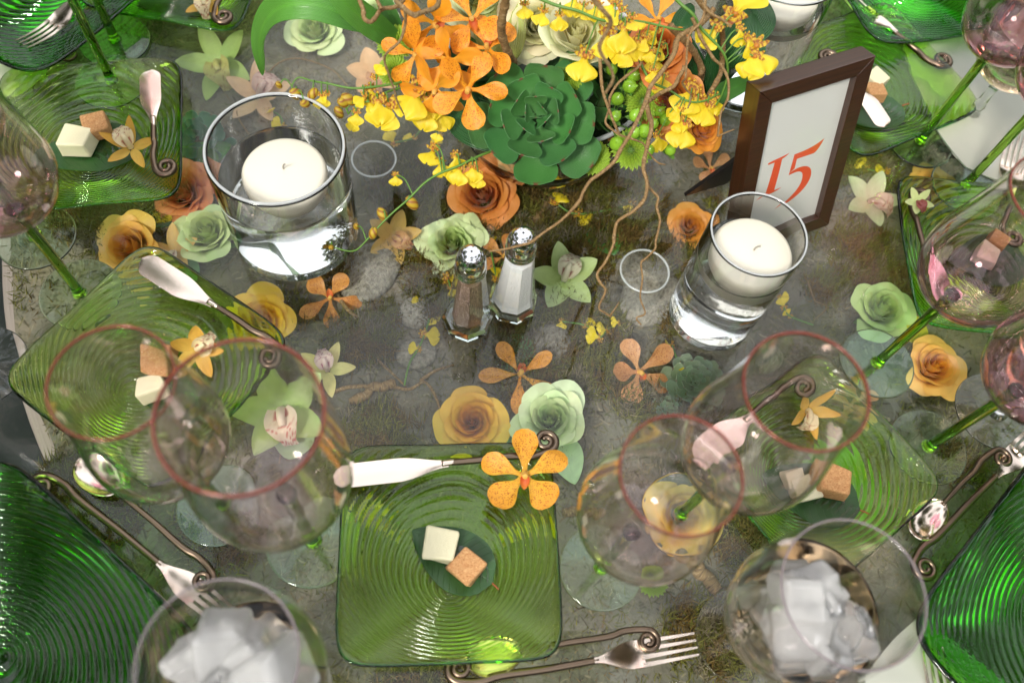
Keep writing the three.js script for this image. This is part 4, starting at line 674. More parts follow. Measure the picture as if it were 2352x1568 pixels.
// pebbles, wood, twigs, cups
const stoneTex = canvasTex(256, 256, (c, w, h) => { c.fillStyle = '#8d877b'; c.fillRect(0, 0, w, h); for (let i = 0; i < 3000; i++) { c.fillStyle = `rgba(${rnd() < 0.5 ? '60,56,50' : '190,184,172'},${rr(0.04, 0.2)})`; c.beginPath(); c.arc(rr(0, w), rr(0, h), rr(0.5, 7), 0, 7); c.fill(); } });
M.stone = std({ map: stoneTex, roughness: 0.9, bumpMap: fine, bumpScale: 0.002 });
function pebble(label, x, y, R, sq = 0.6, col = 1, wide = 1) { const g = mergeVertices(clean(new THREE.IcosahedronGeometry(R, 5)).deleteAttribute('uv'), 1e-7), P = g.attributes.position, o = rr(0, 90); const uv = []; for (let i = 0; i < P.count; i++) { const v = V3(P.getX(i), P.getY(i), P.getZ(i)), k = 1 + 0.16 * noise(v.x * 30 + o, v.y * 30, v.z * 30) + 0.03 * noise(v.x * 150, v.y * 150, v.z * 150 + o); uv.push(v.x * 14, v.z * 14); P.setXYZ(i, v.x * k * wide, v.y * k * sq, v.z * k); } g.setAttribute('uv', new THREE.Float32BufferAttribute(uv, 2)); g.computeVertexNormals(); const m = M.stone.clone(); m.color = rgb(col, col, col * 0.96); const s = solo('pebble', g, m, label, 'pebble', 'pebbles on the moss'); s.position.copy(under(x, y)); s.position.y += R * sq * 0.4; s.rotation.y = rr(0, 6); return s; }
pebble('pale round pebble left of the pepper shaker', 955, 695, 0.020, 0.5, 1.25); pebble('grey pebble below the pale round one', 955, 790, 0.018, 0.5, 0.9, 1.3); pebble('grey stone in front of the wide candle vase', 850, 600, 0.030, 0.35, 0.85, 1.4); pebble('flat stone under the shakers', 1265, 775, 0.022, 0.45, 0.8, 1.4);
pebble('flat grey slab under the willow tips', 1505, 655, 0.034, 0.3, 0.95, 1.3); pebble('grey stone behind the slim candle vase', 1470, 600, 0.025, 0.4, 0.9);
pebble('grey green stone under the wine glass rim by the scroll', 1775, 800, 0.017, 0.5, 0.9);
function wood(label, a, b, r) { const A = under(...a), B = under(...b), d = B.clone().sub(A), pts = []; for (let i = 0; i <= 7; i++) pts.push(V3(d.x * i / 7 + rr(-0.003, 0.003), r * 0.55 + rr(-0.002, 0.002), d.z * i / 7 + rr(-0.003, 0.003))); const ph = rr(0, 9); const o = solo('driftwood', tube(pts, (t) => r * (0.85 + 0.2 * noise(t * 6, ph) ) * (t < 0.04 || t > 0.96 ? 0.8 : 1), 60, 12), M.greyTwig, label, 'wood', 'grey wood pieces on the moss'); o.position.copy(A); return o; }
wood('pale driftwood piece left of the near yellow rose', [790, 905], [905, 855], 0.006); wood('bark strip right of the near wine glasses', [1300, 1160], [1400, 1170], 0.006); wood('long pale stick by the near goblet', [1575, 1250], [1660, 1345], 0.009); wood('brown stick behind the salt shaker', [1225, 500], [1285, 420], 0.008);
function groundTwig(label, list, r = 0.0016) { const o0 = under(...list[0]), pts = list.map(([x, y], i) => { const p = under(x, y, BED + 0.008).sub(o0); p.y = 0.006 + 0.006 * sin(i * 1.7); return p; }); const o = solo('ground_twig', tube(pts, (t) => r * (1.1 - 0.6 * t), list.length * 10, 7), M.greyTwig, label, 'twig', 'curly twigs on the moss'); o.position.copy(o0); return o; }
groundTwig('curly twig from the orange orchid to the driftwood', [[772, 672], [800, 715], [838, 740], [852, 780], [872, 830], [900, 858], [932, 882]], 0.0022);
groundTwig('curly twig ending at the near yellow rose', [[752, 905], [800, 893], [868, 884], [900, 882], [940, 895], [975, 880], [1000, 905], [1015, 950], [1035, 985]], 0.0024);
groundTwig('twig running left of the pepper shaker reflection', [[965, 868], [1000, 850], [1042, 830]], 0.0022); groundTwig('thin twig over the large green orchid', [[585, 965], [578, 945], [640, 940], [700, 935]], 0.0014); groundTwig('thin twig under the large green orchid', [[590, 960], [625, 985], [642, 1010], [640, 1070]], 0.0016);
groundTwig('fine twig under the arching leaf', [[595, 190], [640, 150], [690, 130], [760, 150], [800, 200]], 0.0012); groundTwig('fine twig left of the wide candle vase', [[560, 230], [545, 265], [565, 300], [600, 330]], 0.0012); groundTwig('fine twig right of the slim candle vase', [[1860, 640], [1872, 690], [1905, 700], [1860, 740]], 0.001);
function cup(label, x, y, R, h) { const o = solo('glass_cup', lathe([[0, 0.001], [R - 0.002, 0.001], [R, 0.004], [R, h], [R - 0.0009, h + 0.0009], [R - 0.0018, h], [R - 0.0018, 0.006], [0, 0.005]], 64), phys({ color: rgb(0.97, 0.98, 0.98), roughness: 0, transmission: 1, thickness: 0 }), label, 'glass cup', 'small clear cups under the glass'); o.position.copy(under(x, y, -0.02)); const r = part('rim', new THREE.TorusGeometry(R - 0.0008, 0.0013, 8, 64).rotateX(PI / 2).translate(0, h, 0), M.lipGlass, o); return o; }
cup('small clear cup under the willow tips', 1482, 620, 0.028, 0.055); cup('small clear cup under the yellow sprays', 858, 362, 0.026, 0.055);
// moss: short blades in clumps
{
  const blade = new THREE.ConeGeometry(0.0009, 0.014, 3, 1, true).translate(0, 0.007, 0), list = [];
  const clump = (x, y, R, n, h) => { const p = under(x, y); for (let i = 0; i < n; i++) { const a = rr(0, 6.3), r = R * 1.25 * pow(rnd(), 0.62) * (0.75 + 0.35 * noise(a * 2, x)), k = 1 - (r / R) ** 2; list.push([p.x + cos(a) * r * 1.2, p.y + max(0, k) * h - 0.001, p.z + sin(a) * r, 0.6 + 0.8 * rnd(), noise(p.x * 3 + cos(a) * r * 40, sin(a) * r * 40, y)]); } };
  const spots = [[825, 760, 0.040, 0.012], [790, 600, 0.03, 0.006], [1000, 690, 0.03, 0.008], [880, 700, 0.02, 0.006], [1190, 790, 0.042, 0.012], [1330, 820, 0.05, 0.008], [1390, 720, 0.035, 0.008], [1240, 540, 0.05, 0.010], [1100, 520, 0.05, 0.010], [930, 400, 0.045, 0.008], [1000, 460, 0.05, 0.010], [1330, 540, 0.06, 0.008], [1440, 500, 0.05, 0.010], [1320, 700, 0.04, 0.008], [1540, 560, 0.04, 0.008], [860, 980, 0.04, 0.005], [800, 1060, 0.04, 0.004], [270, 455, 0.05, 0.008], [200, 470, 0.05, 0.006], [330, 440, 0.04, 0.008], [640, 700, 0.03, 0.005], [1010, 600, 0.04, 0.008], [1560, 700, 0.03, 0.006], [2010, 560, 0.05, 0.008], [2045, 640, 0.04, 0.006], [1990, 350, 0.05, 0.010], [1620, 960, 0.04, 0.006], [1470, 900, 0.03, 0.005], [1230, 850, 0.04, 0.006], [950, 540, 0.04, 0.008], [1420, 430, 0.06, 0.010], [1180, 440, 0.06, 0.010], [1700, 420, 0.04, 0.006], [1930, 640, 0.03, 0.004], [1750, 1230, 0.05, 0.006], [2230, 1050, 0.03, 0.01], [500, 1210, 0.04, 0.006], [1660, 1440, 0.05, 0.004], [1000, 1540, 0.05, 0.005], [130, 1090, 0.03, 0.006], [230, 1180, 0.03, 0.006]];
  for (const [x, y, R, h] of spots) clump(x, y, R, floor(R * R * 0.8e6), h);
  for (let i = 0; i < 70000; i++) { const a = rr(0, 6.3), r = 0.728 * sqrt(rnd()), x = cos(a) * r, z = sin(a) * r; if (noise(x * 9, z * 9, 4) < -0.05) continue; list.push([CX + x, TOP + BED + bedY(x, z) - 0.002, CZ + z, 0.45 + 0.6 * rnd(), 0.25 + 0.9 * noise(x * 9, z * 9, 9)]); }
  const im = new THREE.InstancedMesh(blade, std({ roughness: 1 }), list.length), m = new THREE.Matrix4(), q = new THREE.Quaternion(), e = new THREE.Euler(), c = new THREE.Color();
  list.forEach(([x, y, z, s, t], i) => { e.set(rr(-1.3, 1.3), rr(0, 6.3), rr(-1.3, 1.3)); q.setFromEuler(e); m.compose(V3(x, y, z), q, V3(s, s, s)); im.setMatrixAt(i, m); const k = rr(0.7, 1.25); const col = t > 0.3 ? [0.23, 0.19, 0.11] : t > -0.1 ? [0.15, 0.145, 0.02] : [0.16, 0.10, 0.02]; im.setColorAt(i, c.setRGB(col[0] * k, col[1] * k, col[2] * k)); });
  im.name = 'moss'; im.castShadow = im.receiveShadow = true; tag(im, 'short green and brown moss tufts on the bed', 'moss', null, 'stuff'); scene.add(im);
}

// ---------------------------------------------------------------- centrepiece
const VC = at(1264, 152, 0.10);
{ const o = solo('flower_bowl', (() => { const R = 0.112, h = 0.105; return lathe([[0, 0.0008], [R * 0.72, 0.0008], [R * 0.80, 0.003], [R * 0.93, 0.04], [R, h - 0.001], [R - 0.001, h], [R - 0.004, h - 0.001], [R * 0.93 - 0.004, 0.04], [R * 0.78, 0.008], [0, 0.007]], 128); })(), M.clear, 'clear glass bowl holding the flower arrangement', 'bowl'); o.position.set(VC.x, TOP + 0.0008, VC.z); part('rim', new THREE.TorusGeometry(0.110, 0.0026, 10, 128).rotateX(PI / 2).translate(0, 0.106, 0), M.lipGlass, o); }
{ const g = new THREE.SphereGeometry(0.098, 48, 24), P = g.attributes.position; for (let i = 0; i < P.count; i++) { const x = P.getX(i), y = P.getY(i), z = P.getZ(i), k = 1 + 0.1 * noise(x * 25, y * 25, z * 25); P.setXYZ(i, x * k, y * k * 0.5 + 0.062, z * k); } g.computeVertexNormals(); const o = solo('foliage_mound', g, std({ color: rgb(0.018, 0.04, 0.014), roughness: 0.9, bumpMap: mossBump, bumpScale: 0.004 }), 'dark green foliage filling the bowl beneath the blooms', 'foliage', null, 'stuff'); o.position.set(VC.x, TOP, VC.z); }
// sunk dark leaves between the blooms
{ const l = []; for (let i = 0; i < 150; i++) { const a = rr(0, 6.3), r = 0.10 * sqrt(rnd()), g = flatLeaf(rr(0.03, 0.055), rr(0.016, 0.028), jit([0.03, 0.10, 0.02], 0.4), rr(-0.5, 0.8)); g.rotateX(rr(-1.2, 0.2)).rotateY(rr(0, 6.3)).translate(cos(a) * r, 0.10 + rr(-0.01, 0.025) - r * 0.2, sin(a) * r); l.push(g); } const o = solo('filler_leaves', join(l), M.leaf, 'small dark leaves packed between the centrepiece blooms', 'leaves', null, 'stuff'); o.position.set(VC.x, TOP, VC.z); }
succulent('large green succulent at the front of the centrepiece', at(1232, 285, 0.118), 0.067, [0.50, 0.05, 0.02], [0.058, 0.19, 0.045], { n: 25 });
const CR = [[0.80, 0.77, 0.42], [0.88, 0.85, 0.60]], cg = 'roses in the centrepiece';
rose('cream rose in full view above the succulent', at(1322, 108, 0.165), 0.040, CR[0], CR[1], [0.3, 0.4, 0], { open: 0.4, n: 24, group: cg });
rose('cream rose with loose outer petals beside the willow stem', at(1222, 62, 0.15), 0.036, [0.74, 0.71, 0.36], [0.84, 0.80, 0.52], [0.5, 2.4, 0.35], { open: 1.1, group: cg });
rose('pale green rose at the top edge behind the orange orchids', at(1105, 22, 0.15), 0.036, [0.50, 0.56, 0.22], [0.60, 0.64, 0.34], [0.3, 1.1, 0], { open: 0.9, group: cg });
rose('red orange rose behind the yellow sprays on the centrepiece', at(1500, 140, 0.145), 0.034, [0.62, 0.16, 0.02], [0.68, 0.22, 0.04], [0.4, 1.4, -0.3], { group: cg });
rose('orange rose low on the frame side of the centrepiece', at(1548, 235, 0.115), 0.034, [0.60, 0.15, 0.02], [0.70, 0.26, 0.04], [0.6, 3.4, -0.5], { group: cg });
rose('orange rose under the lowest yellow floret of the centrepiece', at(1590, 300, 0.10), 0.026, [0.66, 0.22, 0.02], [0.74, 0.30, 0.03], [0.7, 0.4, -0.6], { group: cg });
const mg = 'orange orchids in the centrepiece', mA = [0.86, 0.37, 0.015], mB = [0.85, 0.31, 0.01];
for (const [l, x, y, h, R, rot, plain] of [
  ['orange spotted orchid at the top of the cluster', 1085, 45, 0.19, 0.038, [0.3, 0.5, 0.2], 0], ['orange orchid seen from behind, uppermost left of the cluster', 1000, 55, 0.185, 0.038, [1.2, 2.2, 0.3], 1], ['orange spotted orchid on the arrangement edge by the arching leaf', 955, 125, 0.17, 0.036, [0.5, 1.4, 0.5], 0],
  ['orange orchid in the middle of the cluster', 1030, 140, 0.175, 0.036, [1.0, 0.1, 0.2], 1], ['orange spotted orchid leaning on the succulent', 1075, 205, 0.165, 0.038, [0.8, -0.3, -0.1], 0], ['orange orchid with hanging petals over the glass rim', 1000, 205, 0.155, 0.036, [1.25, 0.5, 0.2], 1], ['orange spotted orchid under the thick willow stem', 1120, 110, 0.175, 0.036, [0.6, 2.9, -0.3], 0],
  ['orange orchid glimpsed between yellow sprays', 1510, 45, 0.17, 0.032, [0.4, 1.0, -0.2], 1],
]) mokara(l, at(x, y, h), R, mA, mB, rot, { plain, group: mg, raise: 0.35, curl: -0.6 });
for (const [l, x, y, h, R] of [['lime button flower at the succulent tip nearest the big yellow lip', 1315, 172, 0.150, 0.0165], ['lime button flower below the succulent leaves', 1362, 362, 0.10, 0.018], ['lime button flower under the crossing willow stems', 1448, 345, 0.105, 0.021], ['lime button flower among the green berries', 1478, 232, 0.125, 0.021], ['lime button flower left of the orange orchids', 908, 100, 0.14, 0.019], ['lime button flower by the arching leaf base', 905, 165, 0.13, 0.017]]) mum(l, at(x, y, h), R, [0.28, 0.46, 0.03], [0.45, rr(0, 6), rr(-0.2, 0.2)], 'lime button flowers');
M.berry = phys({ color: rgb(0.24, 0.46, 0.03), roughness: 0.25, clearcoat: 0.3 });
const berryG = lathe([[0, -0.0058], [0.003, -0.0052], [0.0055, -0.0025], [0.0063, 0.0005], [0.0056, 0.004], [0.003, 0.0068], [0.0012, 0.0076], [0.0003, 0.0092], [0, 0.0093]], 20);
function berries(label, list) { const c = at(...list[0]), o = thing('berry_sprig', label, 'berries', c, [0, 0, 0], 'green berry sprigs'); const root = V3(0, -0.05, -0.01); for (const [x, y, h] of list) { const p = at(x, y, h).sub(c), b = part('berry', berryG, M.berry, o); b.position.copy(p); b.rotation.set(rr(-0.4, 1.1), rr(0, 6), rr(-0.5, 0.5), 'YXZ'); const s = rr(0.9, 1.15); b.scale.set(s, s, s); part('stalk', tube([root.clone(), root.clone().lerp(p, 0.6).add(V3(0, 0.004, 0)), p.clone()], 0.0009, 10, 5), M.greenStem, o); for (let k = 0; k < 3; k++) { const g = petal({ L: 0.009, W: 0.006, prof: oval(0.8, 0.7), bend: 0.3, cup: 0.2, nu: 4, nv: 5, col: grad([0.10, 0.22, 0.03], [0.14, 0.30, 0.04]) }); g.rotateY(k * 2.1 + rr(0, 1)).translate(p.x, p.y - 0.006, p.z); part('sepal', g, petM, o); } } return o; }
berries('green berries beside the succulent and lower willow fork', [[1418, 228, 0.140], [1413, 268, 0.135], [1458, 266, 0.14], [1445, 198, 0.145], [1416, 330, 0.12], [1455, 305, 0.125]]);
berries('green berries under the yellow sprays', [[1455, 172, 0.150], [1405, 160, 0.145], [1432, 140, 0.15], [1480, 300, 0.125]]);
berries('green berries low beside the lime button flowers', [[1515, 255, 0.125], [1530, 275, 0.12], [1500, 285, 0.12], [1490, 345, 0.11], [1540, 345, 0.105]]);
// leaves of the arrangement
const up = () => V3(0, 1, 0);
const grow = (a, b) => (u, v) => { const k = 1 + 0.10 * noise(u * 4, v * 9, 2), q = mix3(a, b, v), m = 1 + 0.14 * exp2(-((u - 0.5) ** 2) * 240); return [q[0] * k * m, q[1] * k * m, q[2] * k]; };
function strap(label, list, w, nrm, a = [0.09, 0.30, 0.035], b = [0.15, 0.42, 0.06], name = 'broad_leaf') { const c = at(...list[0]), pts = list.map((q) => at(...q).sub(c)); const o = solo(name, spineLeaf(pts, w, nrm, 0.0006, grow(a, b), 0.25), M.blade, label, 'leaf', 'broad leaves in the centrepiece'); o.position.copy(c); return o; }
strap('long arching leaf that curls down over the moss', [[925, 112, 0.125], [870, 78, 0.15], [800, 40, 0.185], [725, 12, 0.20], [660, 12, 0.195], [617, 40, 0.17], [596, 95, 0.13], [602, 172, 0.085]], (v) => 0.0155 * pow(sin(PI * min(1, 0.06 + 0.94 * v)), 0.62) + 0.001, (v) => V3(-0.3 * v, 1 - 0.3 * v, 0.1 + 0.5 * v));
strap('second arching leaf lying over the first', [[920, 100, 0.14], [850, 55, 0.18], [790, 5, 0.21], [740, -50, 0.23]], (v) => 0.013 * pow(sin(PI * min(1, 0.08 + 0.9 * v)), 0.6) + 0.001, () => V3(0.1, 1, 0.5));
for (const [l, pts, w, n, a] of [
  ['dark glossy leaf under the crossing green stems', [[1600, 300, 0.08], [1585, 200, 0.12], [1560, 110, 0.15], [1548, 50, 0.165]], 0.022, V3(0.4, 1, 0.4), 1], ['dark leaf behind the big upper yellow lip', [[1640, 210, 0.09], [1665, 150, 0.13], [1700, 100, 0.15], [1728, 30, 0.155]], 0.030, V3(0.5, 1, 0.5), 1], ['rounded leaf tip beside the far candle', [[1690, 95, 0.13], [1715, 60, 0.145], [1742, 25, 0.15], [1752, -10, 0.15]], 0.024, V3(0.6, 1, 0.4), 1],
  ['narrow leaf right of the upper orange rose', [[1530, 200, 0.11], [1550, 130, 0.15], [1562, 60, 0.17], [1590, 10, 0.18]], 0.016, V3(0.6, 1, 0.2), 1], ['dark leaf under the glass rim beside the succulent', [[1180, 330, 0.105], [1110, 290, 0.11], [1060, 262, 0.105], [1030, 240, 0.10]], 0.024, V3(-0.3, 1, 0.5), 1], ['leaf blade between the orange orchids and cream rose', [[1150, 150, 0.14], [1150, 90, 0.16], [1140, 30, 0.17], [1120, -30, 0.175]], 0.026, V3(0, 1, 0.4), 2], ['leaf behind the willow at the top left of the blooms', [[930, 110, 0.13], [905, 60, 0.15], [885, 10, 0.165], [870, -40, 0.17]], 0.008, V3(0, 1, 0.3), 0],
  ['leaf spray over the far candle foot', [[1590, 250, 0.10], [1640, 225, 0.11], [1690, 200, 0.115], [1740, 180, 0.115]], 0.010, V3(0, 1, 0.3), 0],
]) strap(l, pts, (v) => w * pow(sin(PI * min(1, 0.05 + 0.94 * v)), 0.6) + 0.0006, () => n.clone(), a === 1 ? [0.02, 0.09, 0.022] : a === 2 ? [0.36, 0.42, 0.10] : [0.06, 0.20, 0.03], a === 1 ? [0.035, 0.14, 0.035] : a === 2 ? [0.46, 0.52, 0.16] : [0.10, 0.30, 0.05]);
// yellow oncidium sprays: stem, florets on short stalks
function spray(label, list, fl, r = 0.0015) {
  const c = at(...list[0]), pts = list.map((q) => at(...q).sub(c)), o = thing('oncidium_spray', label, 'orchid spray', c, [0, 0, 0], 'yellow orchid sprays'); part('stem', tube(pts, (t) => r * (1 - 0.5 * t), list.length * 12, 7), M.greenStem, o);
  const cur = new THREE.CatmullRomCurve3(pts).getSpacedPoints(120);
  for (const [x, y, h, R, rot] of fl) {
    const p = at(x, y, h).sub(c); let best = cur[0]; for (const q of cur) if (q.distanceTo(p) < best.distanceTo(p)) best = q;
    if (best.distanceTo(p) < 0.06) part('stalk', tube([best.clone(), best.clone().lerp(p, 0.5).add(V3(0, 0.006, -0.003)), p.clone()], 0.0007, 12, 5), M.greenStem, o);
    if (R < 0.006) { const g = new THREE.SphereGeometry(R, 10, 8); g.scale(1, 1.5, 1); const n = g.attributes.position.count; g.setAttribute('color', new THREE.Float32BufferAttribute(Array.from({ length: n }, (_, i) => (i % 3 ? [0.6, 0.42, 0.02] : BRN)).flat(), 3)); const b = part('bud', g, onciM, o); b.position.copy(p); b.rotation.set(rr(-1, 1), 0, rr(-1, 1)); } else floret(o, p, R, rot ?? [rr(0.2, 0.9), rr(-0.7, 0.7), rr(-0.3, 0.3)]);
  }
  return o;
}
const dn = (y = 0, x = 0.65, z = 0) => [x, y, z];
spray('yellow orchid spray reaching far left over the moss', [[950, 180, 0.14], [905, 192, 0.15], [850, 200, 0.155], [805, 202, 0.155], [755, 192, 0.155], [718, 186, 0.152], [685, 178, 0.15], [670, 198, 0.145], [680, 212, 0.14]], [[738, 218, 0.145, 0.010, dn(0.2)], [718, 215, 0.145, 0.0045], [700, 238, 0.14, 0.004], [752, 215, 0.145, 0.008, dn(-0.9)], [680, 214, 0.14, 0.005], [850, 205, 0.15, 0.013, dn(0.4)], [862, 175, 0.16, 0.010, [-0.4, 2.6, 0]], [835, 220, 0.15, 0.010, dn(-0.8)], [640, 195, 0.145, 0.003]], 0.0014);
spray('yellow orchid spray curling below the first one', [[968, 195, 0.135], [915, 203, 0.14], [880, 215, 0.145], [850, 232, 0.145], [815, 235, 0.14], [797, 248, 0.135], [800, 262, 0.13]], [[868, 232, 0.145, 0.018, dn(0.3)], [893, 240, 0.14, 0.020, dn(-0.3)], [845, 225, 0.145, 0.012, dn(1.0)], [818, 258, 0.135, 0.010, dn(0.1)], [813, 275, 0.13, 0.009, dn(-0.2)], [790, 235, 0.138, 0.0055], [778, 258, 0.132, 0.0045], [800, 228, 0.14, 0.0055]], 0.0014);
spray('yellow orchid florets hanging under the orange orchids', [[1010, 160, 0.15], [985, 190, 0.15], [960, 205, 0.145], [985, 235, 0.135], [1015, 252, 0.13]], [[955, 205, 0.15, 0.024, dn(-0.3)], [980, 225, 0.14, 0.018, dn(0.5)], [985, 252, 0.13, 0.017, dn(-0.2)], [1012, 258, 0.125, 0.015, dn(0.7)]], 0.0013);
spray('long yellow orchid spray trailing down towards the wide candle vase', [[1150, 340, 0.11], [1100, 358, 0.115], [1055, 380, 0.115], [1010, 398, 0.11], [975, 420, 0.105], [940, 455, 0.095], [900, 490, 0.085], [870, 520, 0.075], [845, 548, 0.065], [815, 575, 0.055], [780, 572, 0.05], [748, 558, 0.05]], [[995, 342, 0.12, 0.014, dn(-0.2, 0.3)], [1010, 372, 0.115, 0.012, dn(0.5)], [1000, 330, 0.125, 0.008, [-0.8, 3.0, 0]], [1045, 358, 0.12, 0.012, dn(0.6)], [1055, 385, 0.112, 0.014, dn(-0.1)], [1085, 382, 0.11, 0.013, dn(0.2)], [1098, 400, 0.105, 0.011, dn(0)], [908, 402, 0.10, 0.0085, dn(0.2)], [946, 466, 0.088, 0.0055], [878, 492, 0.08, 0.005], [857, 535, 0.07, 0.0045], [818, 520, 0.06, 0.003], [744, 562, 0.05, 0.003], [760, 568, 0.05, 0.003]], 0.0014);
spray('yellow orchid spray across the top of the cream roses', [[1180, -30, 0.24], [1270, 9, 0.235], [1325, 24, 0.235], [1388, 47, 0.23], [1470, 49, 0.225], [1554, 67, 0.22], [1610, 70, 0.21]], [[1205, 10, 0.225, 0.0101, dn(0.3)], [1248, 25, 0.225, 0.0109, dn(-0.2)], [1285, 35, 0.22, 0.0109, dn(0.2)], [1344, 128, 0.20, 0.0187, dn(-0.05, 0.75)], [1340, 15, 0.225, 0.0125, dn(0.8, 0.2)], [1395, 75, 0.215, 0.0187, dn(0.3)], [1425, 20, 0.235, 0.0140, dn(-0.9, 0.2)], [1435, 65, 0.225, 0.0172, dn(0.0)], [1452, 40, 0.23, 0.0125, dn(0.5, 0.1)], [1465, 95, 0.21, 0.0140, dn(0.4)], [1485, 85, 0.215, 0.0109, dn(-0.6)], [1496, 115, 0.205, 0.0094, dn(0.1)], [1440, 105, 0.21, 0.0156, dn(-0.4)], [1510, 70, 0.215, 0.0109, dn(-0.9)], [1500, 160, 0.195, 0.010, dn(0.3)], [1370, 8, 0.23, 0.0140, dn(0.3, 0.3)], [1408, 8, 0.235, 0.0117, dn(-0.4)], [1320, -6, 0.23, 0.0140, dn(0.1)]], 0.0017);
spray('yellow orchid spray on the stem beside the table number frame', [[1520, -40, 0.24], [1560, 5, 0.24], [1592, 33, 0.235], [1612, 66, 0.225], [1661, 120, 0.21], [1672, 166, 0.19], [1660, 213, 0.17], [1645, 242, 0.155]], [[1690, 30, 0.23, 0.027, [-0.5, 2.75, 0]], [1645, 62, 0.225, 0.017, dn(-0.8)], [1700, 68, 0.225, 0.012, dn(0.4)], [1738, 105, 0.215, 0.023, dn(0.5, 0.5)], [1718, 90, 0.22, 0.014, dn(0.9)], [1735, 130, 0.21, 0.017, dn(-0.2)]], 0.0018);
spray('yellow orchid spray low by the frame, its last floret above the orange petal', [[1470, 140, 0.17], [1481, 164, 0.17], [1499, 189, 0.165], [1536, 206, 0.16], [1581, 232, 0.155], [1616, 232, 0.155], [1654, 215, 0.155]], [[1588, 205, 0.16, 0.020, dn(-0.3)], [1600, 222, 0.155, 0.017, dn(0.5)], [1625, 240, 0.15, 0.017, dn(-0.2)], [1640, 225, 0.152, 0.014, dn(0.4)], [1562, 248, 0.15, 0.012, dn(-0.9)], [1572, 285, 0.135, 0.019, dn(-0.05, 0.8)], [1560, 270, 0.14, 0.012, dn(0.4)], [1525, 175, 0.165, 0.011, dn(0.2)], [1510, 312, 0.12, 0.013, dn(0.5)]], 0.0015);
spray('small yellow florets behind the willow fork', [[1500, 150, 0.16], [1520, 140, 0.17], [1535, 125, 0.175]], [[1505, 130, 0.175, 0.012, dn(0.2)], [1520, 105, 0.18, 0.012, dn(-0.5)], [1515, 190, 0.155, 0.009, dn(0.1)]], 0.0012);
// curly willow
const wl = (list, h0, h1) => list.map(([x, y], i) => at(x, y, lerp(h0, h1, i / (list.length - 1))));
const wg = 'curly willow branches';
branch('long willow branch whose tip passes the salt shaker cap', [{ pts: wl([[1640, 20], [1610, 55], [1560, 85], [1548, 124], [1520, 165], [1494, 200], [1484, 233], [1454, 297], [1425, 345], [1411, 371], [1380, 398], [1357, 414], [1340, 440], [1329, 464], [1290, 505], [1246, 536], [1220, 556], [1199, 562], [1160, 572], [1123, 577]], 0.23, 0.14), r0: 0.0032, r1: 0.0011 }, { pts: wl([[1236, 542], [1222, 552], [1212, 552]], 0.15, 0.148), r0: 0.0012, r1: 0.0006 }], M.willow, 'willow_branch', 'branch', wg);
branch('willow branch with a hooked tip over the slab', [{ pts: wl([[1485, 235], [1490, 260], [1497, 290], [1488, 333], [1478, 382], [1485, 410], [1487, 428], [1480, 458], [1455, 485], [1420, 508], [1411, 539], [1409, 562], [1392, 600], [1372, 629], [1380, 650], [1391, 668], [1376, 705], [1390, 718], [1404, 727]], 0.17, 0.10), r0: 0.0028, r1: 0.0010 }, { pts: wl([[1402, 724], [1412, 710], [1422, 694]], 0.10, 0.105), r0: 0.0010, r1: 0.0006 }], M.willow, 'willow_branch', 'branch', wg);
branch('willow branch with a forked tip beside the slim candle', [{ pts: wl([[1486, 424], [1500, 440], [1512, 454], [1509, 475], [1516, 504], [1512, 530], [1506, 556], [1505, 571], [1485, 592], [1473, 604], [1476, 640], [1471, 683], [1482, 719], [1462, 730], [1473, 746]], 0.135, 0.09), r0: 0.0017, r1: 0.0008 }], M.willow, 'willow_branch', 'branch', wg);
branch('blurred willow branch highest above the cream rose', [{ pts: wl([[1350, -20], [1366, 2], [1390, 29], [1403, 47], [1396, 68], [1377, 104], [1385, 130], [1401, 153], [1408, 182], [1390, 215]], 0.34, 0.27), r0: 0.0024, r1: 0.0014 }], M.greyTwig, 'willow_branch', 'branch', wg);
branch('willow branch looping beside the berries', [{ pts: wl([[1378, 128], [1381, 178], [1386, 213], [1399, 251], [1412, 285], [1423, 307]], 0.20, 0.15), r0: 0.0019, r1: 0.0015 }, { pts: wl([[1476, 140], [1465, 155], [1435, 178], [1417, 195], [1401, 224], [1399, 251], [1391, 278], [1400, 292], [1423, 309], [1450, 318], [1477, 329], [1486, 345], [1510, 372], [1528, 378]], 0.19, 0.13), r0: 0.0017, r1: 0.0009 }], M.willow, 'willow_branch', 'branch', wg);
branch('willow branch that ends in a hook left of the frame', [{ pts: wl([[1590, 40], [1601, 64], [1612, 90], [1625, 111], [1640, 135], [1659, 153], [1673, 184], [1673, 222], [1664, 242], [1656, 260], [1652, 290], [1649, 313]], 0.24, 0.16), r0: 0.0020, r1: 0.0012 }, { pts: wl([[1649, 313], [1668, 304], [1687, 297]], 0.16, 0.162), r0: 0.0011, r1: 0.0006 }], M.willow, 'willow_branch', 'branch', wg);
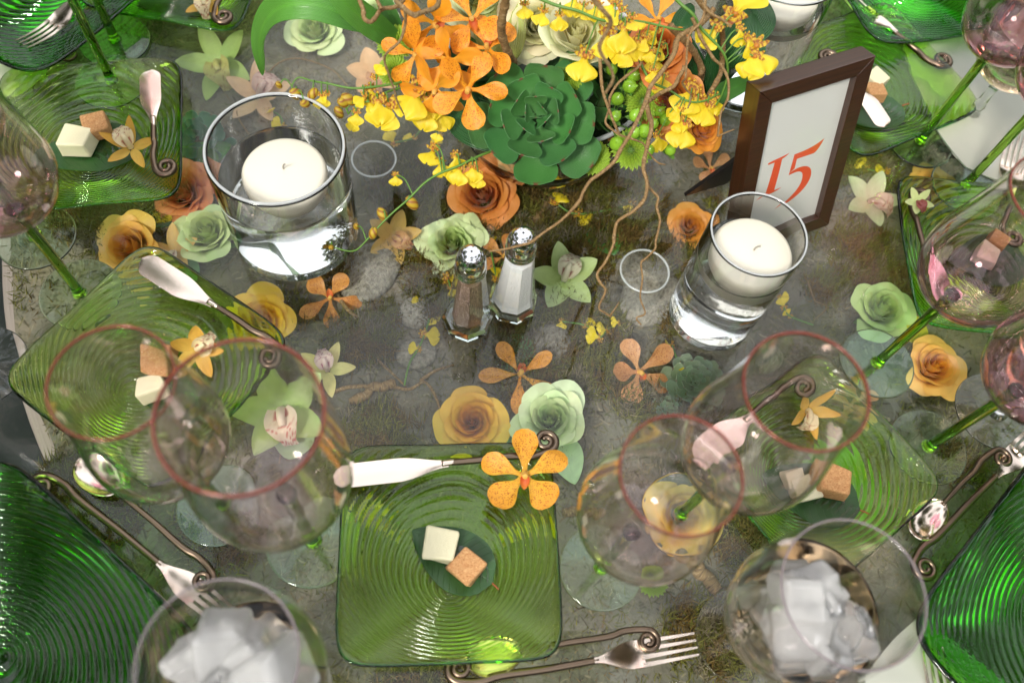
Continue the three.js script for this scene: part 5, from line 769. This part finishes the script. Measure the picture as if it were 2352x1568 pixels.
branch('dark thick willow stem beside the tallest yellow lip', [{ pts: wl([[1590, -25], [1612, 9], [1635, 35], [1656, 58], [1661, 93], [1660, 130], [1655, 170], [1630, 215], [1600, 260]], 0.25, 0.13), r0: 0.0034, r1: 0.0030 }, { pts: wl([[1614, 8], [1632, 30], [1660, 45], [1680, 62]], 0.25, 0.24), r0: 0.0018, r1: 0.0012 }], M.willow, 'willow_branch', 'branch', wg);
branch('slender willow twig down the middle of the yellow sprays', [{ pts: wl([[1622, -10], [1614, 44], [1585, 78], [1579, 111], [1577, 145], [1575, 178], [1568, 189], [1577, 206], [1588, 220], [1580, 249]], 0.25, 0.17), r0: 0.0016, r1: 0.0009 }, { pts: wl([[1572, 150], [1570, 160], [1559, 178], [1548, 198], [1515, 215], [1490, 233]], 0.19, 0.175), r0: 0.0022, r1: 0.0024 }], M.willow, 'willow_branch', 'branch', wg);
branch('curled willow twig above the arching leaf base', [{ pts: wl([[822, -12], [827, 5], [834, 23], [836, 42], [850, 50], [862, 40], [876, 21], [906, 16], [925, 2], [935, -20]], 0.24, 0.22), r0: 0.0024, r1: 0.0022 }, { pts: wl([[876, 21], [868, 5], [862, -10]], 0.23, 0.235), r0: 0.0022, r1: 0.0018 }], M.willow, 'willow_branch', 'branch', wg);
branch('grey willow branch over the orange orchids with a hanging twig', [{ pts: wl([[900, -15], [911, 2], [930, 21], [951, 34], [969, 28], [1002, 16], [1009, -10]], 0.26, 0.25), r0: 0.0026, r1: 0.0026 }, { pts: wl([[930, 22], [931, 40], [930, 58], [918, 94], [888, 122], [883, 140], [890, 163], [897, 183], [905, 205], [911, 229], [920, 248], [927, 262]], 0.25, 0.16), r0: 0.0017, r1: 0.0008 }], M.greyTwig, 'willow_branch', 'branch', wg);
branch('thick cut willow stem rising behind the succulent', [{ pts: wl([[1164, -20], [1160, 10], [1153, 45], [1152, 75], [1160, 105], [1172, 132], [1180, 145]], 0.26, 0.15), r0: 0.0046, r1: 0.0050 }], M.willow, 'willow_branch', 'branch', wg);
branch('willow stems low at the frame side of the bowl', [{ pts: wl([[1540, 60], [1575, 95], [1600, 130], [1612, 170], [1590, 230], [1560, 290]], 0.20, 0.10), r0: 0.0044, r1: 0.0040 }, { pts: wl([[1612, 165], [1600, 190], [1570, 240]], 0.16, 0.11), r0: 0.003, r1: 0.003 }], M.willow, 'willow_branch', 'branch', wg);

renderer.render(scene, camera);
